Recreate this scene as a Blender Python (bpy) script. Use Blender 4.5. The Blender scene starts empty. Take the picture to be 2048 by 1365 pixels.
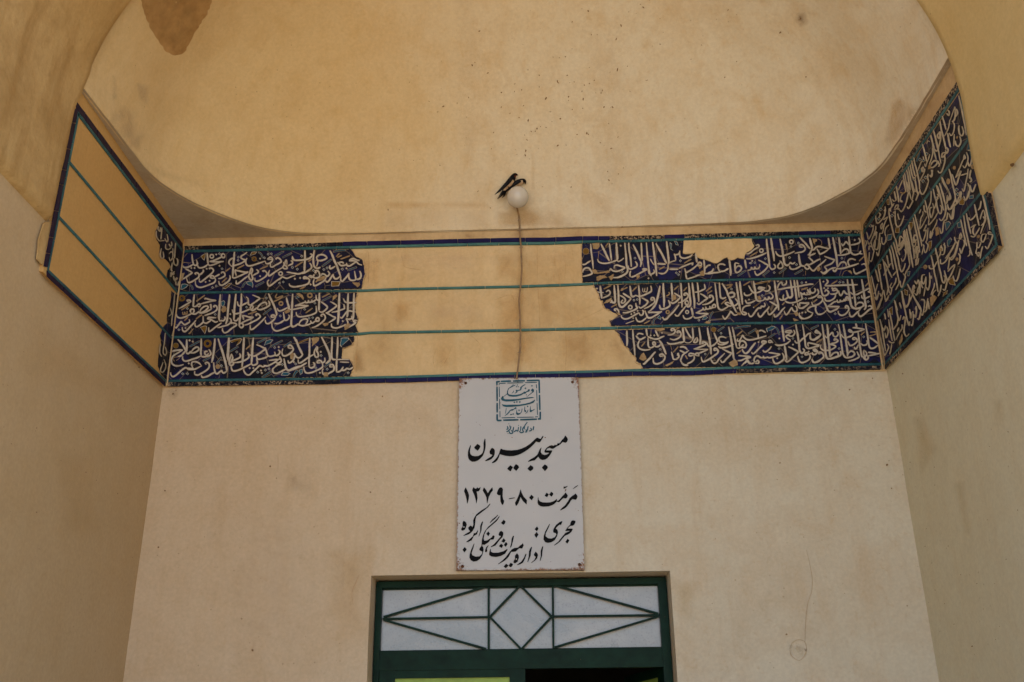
import bpy, bmesh, math, random
from mathutils import Vector, Matrix, noise
from mathutils.geometry import tessellate_polygon
from mathutils.bvhtree import BVHTree
R = math.radians
random.seed(7)
S = bpy.context.scene
COL = S.collection
CZ = 1.6                                   # eye height above the paving

# ------------------------------------------------------------------ camera
F, PIT, ROL, YAW = 1990.3, 0.3991, -0.0110, -0.0299
fwd = Vector((math.sin(YAW)*math.cos(PIT), math.cos(YAW)*math.cos(PIT), math.sin(PIT)))
rt0 = Vector((math.cos(YAW), -math.sin(YAW), 0)); up0 = rt0.cross(fwd)
rt = rt0*math.cos(ROL) + up0*math.sin(ROL); up = -rt0*math.sin(ROL) + up0*math.cos(ROL)
EYE = Vector((0, 0, CZ))
cd = bpy.data.cameras.new('camera'); cam = bpy.data.objects.new('camera', cd); COL.objects.link(cam)
cd.sensor_width = 36; cd.lens = F/2048*36; cd.clip_start = 0.05; cd.clip_end = 5000
m = Matrix.Identity(4)
for i in range(3):
    m[i][0] = rt[i]; m[i][1] = up[i]; m[i][2] = -fwd[i]; m[i][3] = EYE[i]
cam.matrix_world = m
S.camera = cam

# ------------------------------------------------------------------ sky, sun, exposure
SUN_EL, SUN_AZ = 58, 82                    # high, from the right and slightly behind the portal
w = bpy.data.worlds.new('World'); S.world = w; w.use_nodes = True
wn = w.node_tree.nodes; bg = wn['Background']
sky = wn.new('ShaderNodeTexSky'); sky.sky_type = 'NISHITA'; sky.sun_disc = False
sky.sun_elevation = R(SUN_EL); sky.sun_rotation = R(SUN_AZ)
w.node_tree.links.new(sky.outputs[0], bg.inputs[0]); bg.inputs[1].default_value = 0.12
ld = bpy.data.lights.new('sun', 'SUN'); ld.energy = 4.0; ld.angle = R(0.5); ld.color = (1, 0.95, 0.87)
sun = bpy.data.objects.new('sun', ld); COL.objects.link(sun)
sd = Vector((math.sin(R(SUN_AZ))*math.cos(R(SUN_EL)), math.cos(R(SUN_AZ))*math.cos(R(SUN_EL)), math.sin(R(SUN_EL))))
sun.rotation_euler = (-sd).to_track_quat('-Z', 'Y').to_euler(); sun.location = sd*30
S.view_settings.view_transform = 'Standard'; S.view_settings.look = 'None'
S.view_settings.exposure = 1.9; S.view_settings.gamma = 1
S.render.engine = 'CYCLES'
S.cycles.use_denoising = True; S.cycles.max_bounces = 10; S.cycles.diffuse_bounces = 6

# ------------------------------------------------------------------ geometry helpers
def ray(px, py):
    return rt*((px-1024)/F) - up*((py-682.5)/F) + fwd
XL, XR, YB = -1.629, 1.465, 4.0            # frieze faces: left, right, back
def on(pl, px, py, off=0.0):               # where the sight line through (px,py) meets a wall face
    d = ray(px, py)
    if pl == 'B': t = (YB-off)/d.y
    elif pl == 'L': t = (XL+off)/d.x
    elif pl == 'R': t = (XR-off)/d.x
    else: t = (pl-off)/d.y
    return EYE + d*t
NRM = {'B': Vector((0, -1, 0)), 'L': Vector((1, 0, 0)), 'R': Vector((-1, 0, 0))}

def link(name, verts, faces, mat, parent=None, smooth=False, mats=None, fm=None):
    me = bpy.data.meshes.new(name); me.from_pydata([tuple(v) for v in verts], [], faces); me.update()
    for mm in (mats or [mat]): me.materials.append(mm)
    if fm:
        for p, i in zip(me.polygons, fm): p.material_index = i
    if smooth:
        for p in me.polygons: p.use_smooth = True
    o = bpy.data.objects.new(name, me); COL.objects.link(o)
    if parent:
        o.parent = parent; o.matrix_parent_inverse = Matrix.Translation(-world_loc(parent))
    return o
def world_loc(o):
    v = Vector(o.location) if o.type == 'EMPTY' else Vector((0, 0, 0))
    return v
def tag(o, label=None, cat=None, group=None, kind=None):
    if label: o['label'] = label
    if cat: o['category'] = cat
    if group: o['group'] = group
    if kind: o['kind'] = kind
    return o
def thing(name, loc, label, cat, group=None):
    e = bpy.data.objects.new(name, None); COL.objects.link(e); e.location = loc; e.empty_display_size = .1
    return tag(e, label, cat, group)

class MB:
    def __init__(s): s.v = []; s.f = []; s.m = []
    def add(s, vs, fs, mi=0):
        b = len(s.v); s.v += [Vector(v) for v in vs]
        for f in fs: s.f.append(tuple(b+i for i in f)); s.m.append(mi)
    def box(s, a, b, mi=0):
        x0, y0, z0 = a; x1, y1, z1 = b
        vs = [(x0,y0,z0),(x1,y0,z0),(x1,y1,z0),(x0,y1,z0),(x0,y0,z1),(x1,y0,z1),(x1,y1,z1),(x0,y1,z1)]
        s.add(vs, [(0,3,2,1),(4,5,6,7),(0,1,5,4),(1,2,6,5),(2,3,7,6),(3,0,4,7)], mi)
    def prism(s, top, n, depth, mi=0):     # polygon (3D points) given thickness behind its face
        base = [p - n*depth for p in top]; k = len(top)
        tri = tessellate_polygon([top])
        s.add(top+base, [tuple(t) for t in tri] + [(i, (i+1) % k, k+(i+1) % k, k+i) for i in range(k)], mi)
    def tube(s, pts, r, seg=8, mi=0):
        pts = [Vector(p) for p in pts]; n = len(pts); rs = r if isinstance(r, (list, tuple)) else [r]*n
        vs = []; fs = []
        for i, p in enumerate(pts):
            t = (pts[min(i+1, n-1)] - pts[max(i-1, 0)]).normalized()
            a = t.cross(Vector((0.3, 1, 0.2)))
            if a.length < 1e-4: a = t.cross(Vector((1, 0, 0)))
            a.normalize(); b = t.cross(a)
            for j in range(seg):
                q = 2*math.pi*j/seg; vs.append(p + (a*math.cos(q)+b*math.sin(q))*rs[i])
        for i in range(n-1):
            for j in range(seg):
                fs.append((i*seg+j, i*seg+(j+1) % seg, (i+1)*seg+(j+1) % seg, (i+1)*seg+j))
        fs.append(tuple(range(seg-1, -1, -1))); fs.append(tuple(range((n-1)*seg, n*seg)))
        s.add(vs, fs, mi)
    def build(s, name, mat, parent=None, smooth=False, mats=None):
        return link(name, s.v, s.f, mat, parent, smooth, mats, s.m if mats else None)

def crom(pts, n=5):
    if len(pts) < 3: 
        return [(pts[0][0]+(pts[-1][0]-pts[0][0])*i/4, pts[0][1]+(pts[-1][1]-pts[0][1])*i/4) for i in range(5)] if len(pts) == 2 else pts
    P = [pts[0]] + list(pts) + [pts[-1]]; out = []
    for i in range(1, len(P)-2):
        for j in range(n):
            t = j/n; a, b, c, d = P[i-1], P[i], P[i+1], P[i+2]
            out.append(tuple(.5*((2*b[k]) + (c[k]-a[k])*t + (2*a[k]-5*b[k]+4*c[k]-d[k])*t*t + (3*b[k]-a[k]-3*c[k]+d[k])*t**3) for k in (0, 1)))
    out.append(tuple(pts[-1])); return out

def ribbon(mb, pl, pts, wpx, off, depth=0.002, taper=.55, grow=0.0, rough=0.0, mi=0):
    pts = crom(pts); n = len(pts)
    if n < 2: return
    L = []; R_ = []
    for i, p in enumerate(pts):
        a = pts[max(i-1, 0)]; b = pts[min(i+1, n-1)]
        dx, dy = b[0]-a[0], b[1]-a[1]; l = math.hypot(dx, dy) or 1e-6
        tx, ty = dx/l, dy/l
        e = min(i, n-1-i)/max(1, n-1)
        k = taper + (1-taper)*min(1, e*5)
        h = wpx*.5*k*(1+rough*noise.noise(Vector((p[0]*.35, p[1]*.35, 3)))) + grow
        q = p
        if i == 0: q = (p[0]-tx*grow, p[1]-ty*grow)
        if i == n-1: q = (p[0]+tx*grow, p[1]+ty*grow)
        L.append((q[0]-ty*h, q[1]+tx*h)); R_.append((q[0]+ty*h, q[1]-tx*h))
    N = NRM[pl] if pl in NRM else Vector((0, -1, 0))
    tl = [on(pl, x, y, off) for x, y in L]; tr = [on(pl, x, y, off) for x, y in R_]
    bl = [v - N*depth for v in tl]; br = [v - N*depth for v in tr]
    vs = tl+tr+bl+br; fs = []
    for i in range(n-1):
        fs.append((i, n+i, n+i+1, i+1))
        fs.append((i, i+1, 2*n+i+1, 2*n+i)); fs.append((n+i, 3*n+i, 3*n+i+1, n+i+1))
    fs.append((0, 2*n, 3*n, n)); fs.append((n-1, 2*n-1, 4*n-1, 3*n-1))
    mb.add(vs, fs, mi)

def poly(mb, pl, pts, off, depth=0.002, jag=0.0, step=3.0, mi=0):
    out = []
    k = len(pts)
    for i in range(k):
        a, b = pts[i], pts[(i+1) % k]; out.append(a)
        l = math.hypot(b[0]-a[0], b[1]-a[1]); n = int(l/step)
        if jag > 0:
            for j in range(1, n):
                t = j/n; x = a[0]+(b[0]-a[0])*t; y = a[1]+(b[1]-a[1])*t
                out.append((x+random.uniform(-jag, jag), y+random.uniform(-jag, jag)))
    N = NRM[pl] if pl in NRM else Vector((0, -1, 0))
    top = [on(pl, x, y, off) for x, y in out]
    mb.prism(top, N, depth, mi)

# ------------------------------------------------------------------ materials
def mat(name):
    mt = bpy.data.materials.new(name); mt.use_nodes = True
    nt = mt.node_tree; b = nt.nodes['Principled BSDF']
    return mt, nt, b
def node(nt, t, **k):
    n = nt.nodes.new(t)
    for a, v in k.items(): setattr(n, a, v)
    return n
def noise_n(nt, co, scale, detail=4, rough=.55, dist=0.0):
    n = node(nt, 'ShaderNodeTexNoise'); n.inputs['Scale'].default_value = scale
    n.inputs['Detail'].default_value = detail; n.inputs['Roughness'].default_value = rough
    n.inputs['Distortion'].default_value = dist; nt.links.new(co, n.inputs['Vector']); return n.outputs[0]
def ramp(nt, fac, stops):
    r = node(nt, 'ShaderNodeValToRGB'); e = r.color_ramp.elements
    while len(e) < len(stops): e.new(.5)
    for i, (p, c) in enumerate(stops):
        e[i].position = p; e[i].color = (c, c, c, 1) if isinstance(c, (int, float)) else (*c, 1)
    nt.links.new(fac, r.inputs[0]); return r.outputs[0]
def mix(nt, fac, a, b, mode='MIX'):
    n = node(nt, 'ShaderNodeMix', data_type='RGBA', blend_type=mode)
    for sock, v in ((n.inputs[0], fac), (n.inputs[6], a), (n.inputs[7], b)):
        if hasattr(v, 'is_linked'): nt.links.new(v, sock)
        elif isinstance(v, (int, float)): sock.default_value = v
        else: sock.default_value = (*v, 1)
    return n.outputs[2]
def coords(nt): return node(nt, 'ShaderNodeTexCoord').outputs['Object']
def bump(nt, b, h, strength, dist=.01, prev=None):
    n = node(nt, 'ShaderNodeBump'); n.inputs['Strength'].default_value = strength; n.inputs['Distance'].default_value = dist
    nt.links.new(h, n.inputs['Height'])
    if prev: nt.links.new(prev, n.inputs['Normal'])
    nt.links.new(n.outputs[0], b.inputs['Normal']); return n.outputs[0]
def stretch(nt, co, sx, sy, sz):
    n = node(nt, 'ShaderNodeMapping'); n.inputs['Scale'].default_value = (sx, sy, sz)
    nt.links.new(co, n.inputs[0]); return n.outputs[0]

def plaster(name, a, b_, stain, stain_amt=.35, coarse=1.0, specks=True, streak=0.25, across=None):
    mt, nt, b = mat(name); co = coords(nt)
    if across:                             # blends from the left colour to the right one, broken up by noise
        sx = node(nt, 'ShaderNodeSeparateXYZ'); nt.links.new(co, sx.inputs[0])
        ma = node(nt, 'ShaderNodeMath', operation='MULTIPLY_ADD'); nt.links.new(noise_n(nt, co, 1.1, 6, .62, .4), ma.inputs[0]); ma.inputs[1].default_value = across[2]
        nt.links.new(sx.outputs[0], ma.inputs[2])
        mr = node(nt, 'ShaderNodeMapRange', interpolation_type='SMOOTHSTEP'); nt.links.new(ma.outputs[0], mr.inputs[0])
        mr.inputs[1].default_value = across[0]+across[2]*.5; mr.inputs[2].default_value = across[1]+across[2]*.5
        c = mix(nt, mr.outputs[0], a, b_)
    else: c = mix(nt, ramp(nt, noise_n(nt, co, .9, 5, .6), [(.3, 0), (.7, 1)]), a, b_)
    mid = ramp(nt, noise_n(nt, co, 5.5, 6, .62, .6), [(.42, 0), (.72, 1)])
    n1 = node(nt, 'ShaderNodeMath', operation='MULTIPLY'); nt.links.new(mid, n1.inputs[0]); n1.inputs[1].default_value = stain_amt
    c = mix(nt, n1.outputs[0], c, stain)
    st = ramp(nt, noise_n(nt, stretch(nt, co, 7, 7, .9), 2.2, 5, .6), [(.5, 0), (.75, 1)])
    n2 = node(nt, 'ShaderNodeMath', operation='MULTIPLY'); nt.links.new(st, n2.inputs[0]); n2.inputs[1].default_value = streak
    c = mix(nt, n2.outputs[0], c, stain)
    pale = ramp(nt, noise_n(nt, co, 2.6, 7, .7, .3), [(.55, 0), (.8, 1)])
    n3 = node(nt, 'ShaderNodeMath', operation='MULTIPLY'); nt.links.new(pale, n3.inputs[0]); n3.inputs[1].default_value = .5
    c = mix(nt, n3.outputs[0], c, mix(nt, 1.0, c, (1.12, 1.15, 1.2), 'MULTIPLY'))
    sp2 = ramp(nt, noise_n(nt, co, 34, 4, .7, .5), [(.56, 0), (.72, 1)]); n4 = node(nt, 'ShaderNodeMath', operation='MULTIPLY'); nt.links.new(sp2, n4.inputs[0]); n4.inputs[1].default_value = .3
    c = mix(nt, n4.outputs[0], c, stain)
    fine = ramp(nt, noise_n(nt, co, 70, 4, .7), [(.25, .90), (.75, 1.07)])
    c = mix(nt, 1.0, c, fine, 'MULTIPLY')
    if specks:
        v = node(nt, 'ShaderNodeTexVoronoi'); v.inputs['Scale'].default_value = 26; nt.links.new(co, v.inputs['Vector'])
        v.inputs['Randomness'].default_value = 1
        sp = ramp(nt, v.outputs['Distance'], [(.05, 1), (.1, 0)])
        gate = ramp(nt, noise_n(nt, co, 3.1, 2, .5), [(.56, 0), (.6, 1)])
        g = node(nt, 'ShaderNodeMath', operation='MULTIPLY'); nt.links.new(sp, g.inputs[0]); nt.links.new(gate, g.inputs[1])
        g2 = node(nt, 'ShaderNodeMath', operation='MULTIPLY'); nt.links.new(g.outputs[0], g2.inputs[0]); g2.inputs[1].default_value = .45
        c = mix(nt, g2.outputs[0], c, (.2, .12, .055))
    nt.links.new(c, b.inputs['Base Color']); b.inputs['Roughness'].default_value = .92
    b.inputs['Specular IOR Level'].default_value = .15
    p = bump(nt, b, noise_n(nt, co, 4, 5, .55), .22*coarse, .025)
    p = bump(nt, b, noise_n(nt, stretch(nt, co, 1, 1, .5), 28, 5, .6), .17*coarse, .004, p)
    bump(nt, b, noise_n(nt, co, 160, 3, .6), .12*coarse, .001, p)
    return mt

def flat(name, c, rough=.6, var=.25, scale=30, spec=.3, c2=None, bumpy=.15):
    mt, nt, b = mat(name); co = coords(nt)
    lo = tuple(q*(1-var) for q in c); hi = c2 or tuple(min(1, q*(1+var)) for q in c)
    cc = mix(nt, ramp(nt, noise_n(nt, co, scale, 5, .65), [(.3, 0), (.7, 1)]), lo, hi)
    nt.links.new(cc, b.inputs['Base Color']); b.inputs['Roughness'].default_value = rough
    b.inputs['Specular IOR Level'].default_value = spec
    if bumpy: bump(nt, b, noise_n(nt, co, scale*4, 3, .6), bumpy, .002)
    return mt

M = {}
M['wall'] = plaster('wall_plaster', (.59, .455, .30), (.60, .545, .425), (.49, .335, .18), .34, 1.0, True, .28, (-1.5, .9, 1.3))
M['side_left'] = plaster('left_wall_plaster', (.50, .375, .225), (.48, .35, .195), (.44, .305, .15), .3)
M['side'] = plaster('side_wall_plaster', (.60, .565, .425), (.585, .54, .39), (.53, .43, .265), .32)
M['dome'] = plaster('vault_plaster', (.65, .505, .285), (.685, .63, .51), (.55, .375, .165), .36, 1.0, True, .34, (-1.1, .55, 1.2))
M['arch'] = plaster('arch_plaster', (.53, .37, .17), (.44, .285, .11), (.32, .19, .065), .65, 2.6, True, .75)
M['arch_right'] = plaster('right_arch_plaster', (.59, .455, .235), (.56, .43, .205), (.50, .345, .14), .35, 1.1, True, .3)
M['soffit'] = plaster('soffit_plaster', (.50, .43, .33), (.46, .39, .29), (.36, .24, .12), .5, 1.2)
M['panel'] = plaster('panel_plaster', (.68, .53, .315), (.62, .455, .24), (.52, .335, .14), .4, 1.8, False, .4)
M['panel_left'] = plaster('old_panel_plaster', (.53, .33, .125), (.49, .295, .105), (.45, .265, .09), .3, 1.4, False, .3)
M['rim'] = plaster('rim_plaster', (.60, .45, .26), (.52, .37, .20), (.34, .21, .10), .7, 1.8, False, .2)
M['clay'] = flat('bare_clay', (.36, .20, .070), .95, .25, 16, .05, (.47, .29, .125), .3)

def tile_mat():
    mt, nt, b = mat('cobalt_tile'); co = coords(nt)
    v = node(nt, 'ShaderNodeTexVoronoi'); v.inputs['Scale'].default_value = 13; nt.links.new(co, v.inputs['Vector'])
    sep = node(nt, 'ShaderNodeSeparateColor'); nt.links.new(v.outputs['Color'], sep.inputs[0])
    c = mix(nt, ramp(nt, sep.outputs[0], [(.2, 0), (.8, 1)]), (.008, .0085, .018), (.0115, .012, .070))
    c = mix(nt, ramp(nt, noise_n(nt, co, 9, 4, .6), [(.4, 0), (.65, 1)]), c, (.009, .009, .014))
    v2 = node(nt, 'ShaderNodeTexVoronoi'); v2.inputs['Scale'].default_value = 130; nt.links.new(co, v2.inputs['Vector'])
    pit = ramp(nt, v2.outputs['Distance'], [(.12, 1), (.2, 0)])
    gate = ramp(nt, noise_n(nt, co, 14, 2, .5), [(.55, 0), (.62, 1)])
    g = node(nt, 'ShaderNodeMath', operation='MULTIPLY'); nt.links.new(pit, g.inputs[0]); nt.links.new(gate, g.inputs[1])
    g2 = node(nt, 'ShaderNodeMath', operation='MULTIPLY'); nt.links.new(g.outputs[0], g2.inputs[0]); g2.inputs[1].default_value = .6
    c = mix(nt, g2.outputs[0], c, (.38, .30, .22))
    e = node(nt, 'ShaderNodeTexVoronoi', feature='DISTANCE_TO_EDGE'); e.inputs['Scale'].default_value = 7; nt.links.new(co, e.inputs['Vector'])
    c = mix(nt, ramp(nt, e.outputs['Distance'], [(.004, .45), (.011, 0)]), c, (.33, .25, .17))
    nt.links.new(c, b.inputs['Base Color']); b.inputs['Roughness'].default_value = .5; b.inputs['Specular IOR Level'].default_value = .12
    bump(nt, b, noise_n(nt, co, 40, 3, .6), .35, .004); return mt
M['tile'] = tile_mat()
def pitted():
    mt, nt, b = mat('pitted_tile'); co = coords(nt)
    f = ramp(nt, noise_n(nt, co, 120, 3, .6), [(.5, 0), (.58, 1)])
    gate = ramp(nt, noise_n(nt, co, 7, 2, .5), [(.38, 0), (.55, 1)])
    g = node(nt, 'ShaderNodeMath', operation='MULTIPLY'); nt.links.new(f, g.inputs[0]); nt.links.new(gate, g.inputs[1])
    c = mix(nt, g.outputs[0], (.012, .012, .02), (.33, .25, .17))
    nt.links.new(c, b.inputs['Base Color']); b.inputs['Roughness'].default_value = .55; b.inputs['Specular IOR Level'].default_value = .06
    return mt
M['pitted'] = pitted()
M['navy'] = flat('navy_tile', (.015, .0125, .065), .45, .25, 12, .08)
M['plum'] = flat('plum_tile', (.022, .014, .034), .5, .25, 12, .08)
M['teal'] = flat('turquoise_tile', (.022, .088, .118), .45, .4, 9, .12, (.045, .155, .165))
M['teal_new'] = flat('pale_turquoise_tile', (.055, .165, .165), .45, .25, 9, .12, (.08, .205, .195))
M['blue'] = flat('turquoise_inlay', (.016, .085, .135), .45, .3, 20, .12)
M['white'] = flat('ivory_tile', (.50, .455, .375), .5, .2, 45, .25, (.60, .55, .465))
M['white_r'] = flat('aged_ivory_tile', (.46, .395, .285), .55, .25, 45, .2, (.53, .45, .33))
M['grout'] = flat('letter_grout', (.31, .195, .105), .9, .4, 60, .1, (.42, .30, .18))
M['grout_r'] = flat('aged_letter_grout', (.20, .125, .068), .9, .4, 60, .1, (.28, .19, .11))
M['brown'] = flat('mortar_fill', (.34, .225, .115), .9, .3, 50, .1, (.42, .30, .165))
M['gold'] = flat('ochre_tile', (.165, .092, .018), .5, .25, 30, .1)

# ------------------------------------------------------------------ ground
def grid_sheet(name, x0, x1, y0, y1, z, mt, n=2):
    return link(name, [(x0,y0,z),(x1,y0,z),(x1,y1,z),(x0,y1,z)], [(0,1,2,3)], mt)
gm, nt, b = mat('courtyard_earth'); co = coords(nt)
c = mix(nt, noise_n(nt, co, .6, 6, .6), (.44, .34, .22), (.38, .285, .18)); c = mix(nt, ramp(nt, noise_n(nt, co, 9, 6, .7), [(.45, 0), (.8, .5)]), c, (.28, .2, .13))
nt.links.new(c, b.inputs['Base Color']); b.inputs['Roughness'].default_value = .95; bump(nt, b, noise_n(nt, co, 12, 6, .7), .5, .02)
g = grid_sheet('ground', -400, 400, -400, 400, 0, gm); g['kind'] = 'structure'
pm, nt, b = mat('brick_paving'); co = coords(nt)
br = node(nt, 'ShaderNodeTexBrick'); nt.links.new(co, br.inputs['Vector']); br.inputs['Scale'].default_value = 4
br.inputs['Color1'].default_value = (.40, .29, .18, 1); br.inputs['Color2'].default_value = (.34, .24, .15, 1); br.inputs['Mortar'].default_value = (.25, .2, .15, 1)
br.inputs['Mortar Size'].default_value = .015
nt.links.new(br.outputs[0], b.inputs['Base Color']); b.inputs['Roughness'].default_value = .9
g = grid_sheet('pavement', -2.2, 2.2, -1.5, 4.5, .004, pm); g['kind'] = 'structure'

# ------------------------------------------------------------------ walls
WT = .012                                  # the frieze stands this far proud of the walls
XLW, XRW, YBW = XL-WT, XR+WT, YB+WT
Z0 = 2.235 + CZ                            # springing of the half dome
YF = 1.15                                  # front face of the portal
DX0, DX1, DZ = -.694, .497, .688+CZ        # door recess
def wob(p, s, a): return a*noise.noise(Vector(p)*s)
def frange(a, b, step, extra=()):
    n = max(1, round((b-a)/step)); v = [a+(b-a)*i/n for i in range(n+1)]
    for e in extra:
        if a < e < b: v = [q for q in v if abs(q-e) > step*.35 or q in (a, b)]+[e]
    return sorted(set(v))
xs = frange(XLW-.03, XRW+.03, .07, (DX0, DX1)); zs = frange(0, Z0+.05, .07, (DZ,))
vs = []; fs = []
for z in zs:
    for x in xs:
        k = min(1, 12*max(0, max(DX0-x, x-DX1, z-DZ)))
        vs.append((x + (wob((x, 1, z), 3, .0035) if k == 0 or k < .9 else 0), YBW + (wob((x, 7, z), 1.4, .004)+wob((x, 3, z), 5, .0015))*k, z))
nx = len(xs)
for i in range(len(zs)-1):
    for j in range(nx-1):
        cx = (xs[j]+xs[j+1])/2; cz = (zs[i]+zs[i+1])/2
        if DX0 < cx < DX1 and cz < DZ: continue
        fs.append((i*nx+j, i*nx+j+1, (i+1)*nx+j+1, (i+1)*nx+j))
# reveals of the door opening, 0.34 deep, slightly uneven
bw = MB(); bw.add(vs, fs)
YI = YBW+.36
jl = frange(0, DZ, .07)
for x, sgn in ((DX0, 1), (DX1, -1)):
    a = [(x+wob((x, 1, z), 3, .0035), YBW, z) for z in jl]; c_ = [(x+sgn*.008, YI, z) for z in jl]; n = len(jl)
    bw.add(a+c_, [(i, i+1, n+i+1, n+i) for i in range(n-1)])
bw.add([(DX0, YBW, DZ), (DX1, YBW, DZ), (DX1, YI, DZ), (DX0, YI, DZ)], [(0, 1, 2, 3)])
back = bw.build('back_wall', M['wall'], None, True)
tag(back, 'cream plastered back wall with the green door opening below the tile frieze', 'wall')

def side_wall(x, s, lab):
    ys = frange(YF+.02, YBW+.03, .08); zz = frange(0, Z0+.05, .08)
    v = [(x + s*(wob((x*3, y, z), 1.3, .005)+wob((x, y, z+9), 4.5, .0018)), y, z) for z in zz for y in ys]; n = len(ys)
    f = [(i*n+j, i*n+j+1, (i+1)*n+j+1, (i+1)*n+j) for i in range(len(zz)-1) for j in range(n-1)]
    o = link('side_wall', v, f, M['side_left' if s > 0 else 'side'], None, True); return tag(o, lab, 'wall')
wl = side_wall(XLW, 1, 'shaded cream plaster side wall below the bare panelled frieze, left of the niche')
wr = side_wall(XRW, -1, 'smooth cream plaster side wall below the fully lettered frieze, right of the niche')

# ------------------------------------------------------------------ vaults
def profile(n=40):                         # half of the four-centred arch: (inset from wall, height over eye)
    rr = 1.275; zc = 2.05; out = []
    for i in range(n+1):
        a = R(55)*i/n; out.append((rr*(1-math.cos(a)), zc+rr*math.sin(a)))
    out += [(out[-1][0]+.25*k, out[-1][1]+.25*k/math.tan(R(55))) for k in (1, 2, 3)]
    return out
XC = (XL+XR)/2; HW = (XR-XL)/2
PR = [(min(i, HW), z) for i, z in profile()]; PR.append((HW, PR[-1][1]+.17))
baseL = [(-1.612, 2.80), (-1.611, 2.88), (-1.606, 3.0), (-1.598, 3.166), (-1.590, 3.333), (-1.574, 3.453), (-1.541, 3.5635), (-1.4725, 3.689), (-1.364, 3.8163), (-1.2394, 3.9129), (-1.10, 3.965), (-.98, 3.978), (-.86, 3.983), (-.3, 3.984)]
baseR = [(.26, 3.984), (.60, 3.983), (.93, 3.972), (1.06, 3.948), (1.17, 3.90), (1.275, 3.80), (1.35, 3.69), (1.40, 3.577), (1.420, 3.474), (1.432, 3.304), (1.438, 3.15), (1.440, 2.95), (1.440, 2.80)]
base = [(x+(.006*noise.noise(Vector((x*4, y*4, 2)))+.003*noise.noise(Vector((x*15, y*15, 5))))*(1 if y > 3 else 0), y+(.005*noise.noise(Vector((x*4, y*4, 8)))+.003*noise.noise(Vector((x*15, y*15, 7))))*(1 if y > 3 else 0)) for x, y in crom(baseL+baseR, 10)]
CY = 2.80
# vertical profile of the dome, normalised from the arch: g(z)
def gprof():
    i0 = None; pts = []
    for ins, z in PR:
        if z >= 2.235: pts.append((ins, z))
    a = pts[0][0]; out = [(1.0085, 2.2345), (1.004, 2.2365), (1.0012, 2.2415), (1.0, 2.250)]; pts = [p for p in pts if p[1] > 2.26]
    for ins, z in pts: out.append(((HW-ins)/(HW-.032-.012), z))
    return out[:4]+[(min(1.0, g_), z) for g_, z in out[4:]]
GP = gprof()
dv = []; nb = len(base)
for g_, z in GP:
    for (x, y) in base:
        q = Vector((XC+(x-XC)*g_, CY+(y-CY)*g_, z+CZ))
        am = .006*min(1, (z-2.235)*6)
        q += Vector((-(x-XC), -(y-CY), 0)).normalized()*am*noise.noise(q*1.6)
        dv.append(q)
df = [(i*nb+j, i*nb+j+1, (i+1)*nb+j+1, (i+1)*nb+j) for i in range(len(GP)-1) for j in range(nb-1)]
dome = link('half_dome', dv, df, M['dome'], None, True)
tag(dome, 'large ochre cream plastered half dome rising above the tile frieze', 'vault')
DBVH = BVHTree.FromPolygons([tuple(v) for v in dv], df)
# flat undersides in the two corners
sv = []; sf = []
for (x, y) in base:
    sv.append((x, y, Z0+.0005+wob((x, y, 0), 6, .003)))
for (x, y) in base:                        # matching point on the rectangular wall line
    dx, dy = x-XC, y-CY
    t = min((HW+.02)/abs(dx) if abs(dx) > 1e-6 else 9, (YBW+.02-CY)/dy if dy > 1e-6 else 9)
    sv.append((XC+dx*t, CY+dy*t, Z0))
for j in range(nb-1): sf.append((j, j+1, nb+j+1, nb+j))
link('corner_soffit', sv, sf, M['soffit'], dome)

# edge of the front arch where it overlaps the frieze, traced on each side
def arch_edge(pl, pts, inset):
    out = []
    for px, py in pts:
        v = on(pl, px, py, inset); out.append((v.y, v.z-CZ))
    return out
EL = arch_edge('L', [(104, 443), (118, 380), (133, 310), (152, 212), (160, 190)], .010)
ER = arch_edge('R', [(1957, 386), (1943, 325), (1935, 280), (1920, 190), (1912, 160)], .014)
def edge_y(E, z):
    if z <= E[0][1]: return E[0][0]
    for a, b in zip(E, E[1:]):
        if z <= b[1]: return a[0]+(b[0]-a[0])*(z-a[1])/(b[1]-a[1])
    return min(E[-1][0], 2.87) if z > 2.3 else E[-1][0]
ZS = 1.69
def arch_vault():
    mb = MB()
    lower = [(0, ZS+(2.05-ZS)*i/8) for i in range(8)]
    prof = lower + PR
    for side, E, ins in ((-1, EL, .010), (1, ER, .014)):
        rows = []
        for inset, z in prof:
            x = XC + side*(HW - ins - inset)
            ye = edge_y(E, z)+.006*noise.noise(Vector((side*3, z*5, 1)))+.003*noise.noise(Vector((side*3, z*19, 4)))
            ys = [ye+.004, ye-.006, ye-.03] + [ye-.03-(ye-.03-YF)*i/22 for i in range(1, 23)]
            row = []
            for k, y in enumerate(ys):
                d = 0 if k else .012       # the plaster edge turns back to the frieze
                q = Vector((x + side*d, y, z+CZ))
                if k > 1: q.x += .007*noise.noise(Vector((q.x*.3, y*1.7, z*1.7))) + .002*noise.noise(Vector((3, y*7, z*5)))
                row.append(q)
            rows.append(row)
        n = len(rows[0]); vs_ = [q for r_ in rows for q in r_]
        lip = [Vector((XC+side*(HW+WT+.004), q.y, q.z-.012)) for q in rows[0]]
        k0 = len(vs_); vs_ += lip
        mb.add(vs_, [(i*n+j, i*n+j+1, (i+1)*n+j+1, (i+1)*n+j) for i in range(len(rows)-1) for j in range(n-1)] +
               [(k0+j, k0+j+1, j+1, j) for j in range(n-1)], 0 if side < 0 else 1)
    return mb
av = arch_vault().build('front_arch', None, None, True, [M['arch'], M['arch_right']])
tag(av, 'rough brownish plaster front arch vault springing on both sides of the niche', 'arch')

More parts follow.
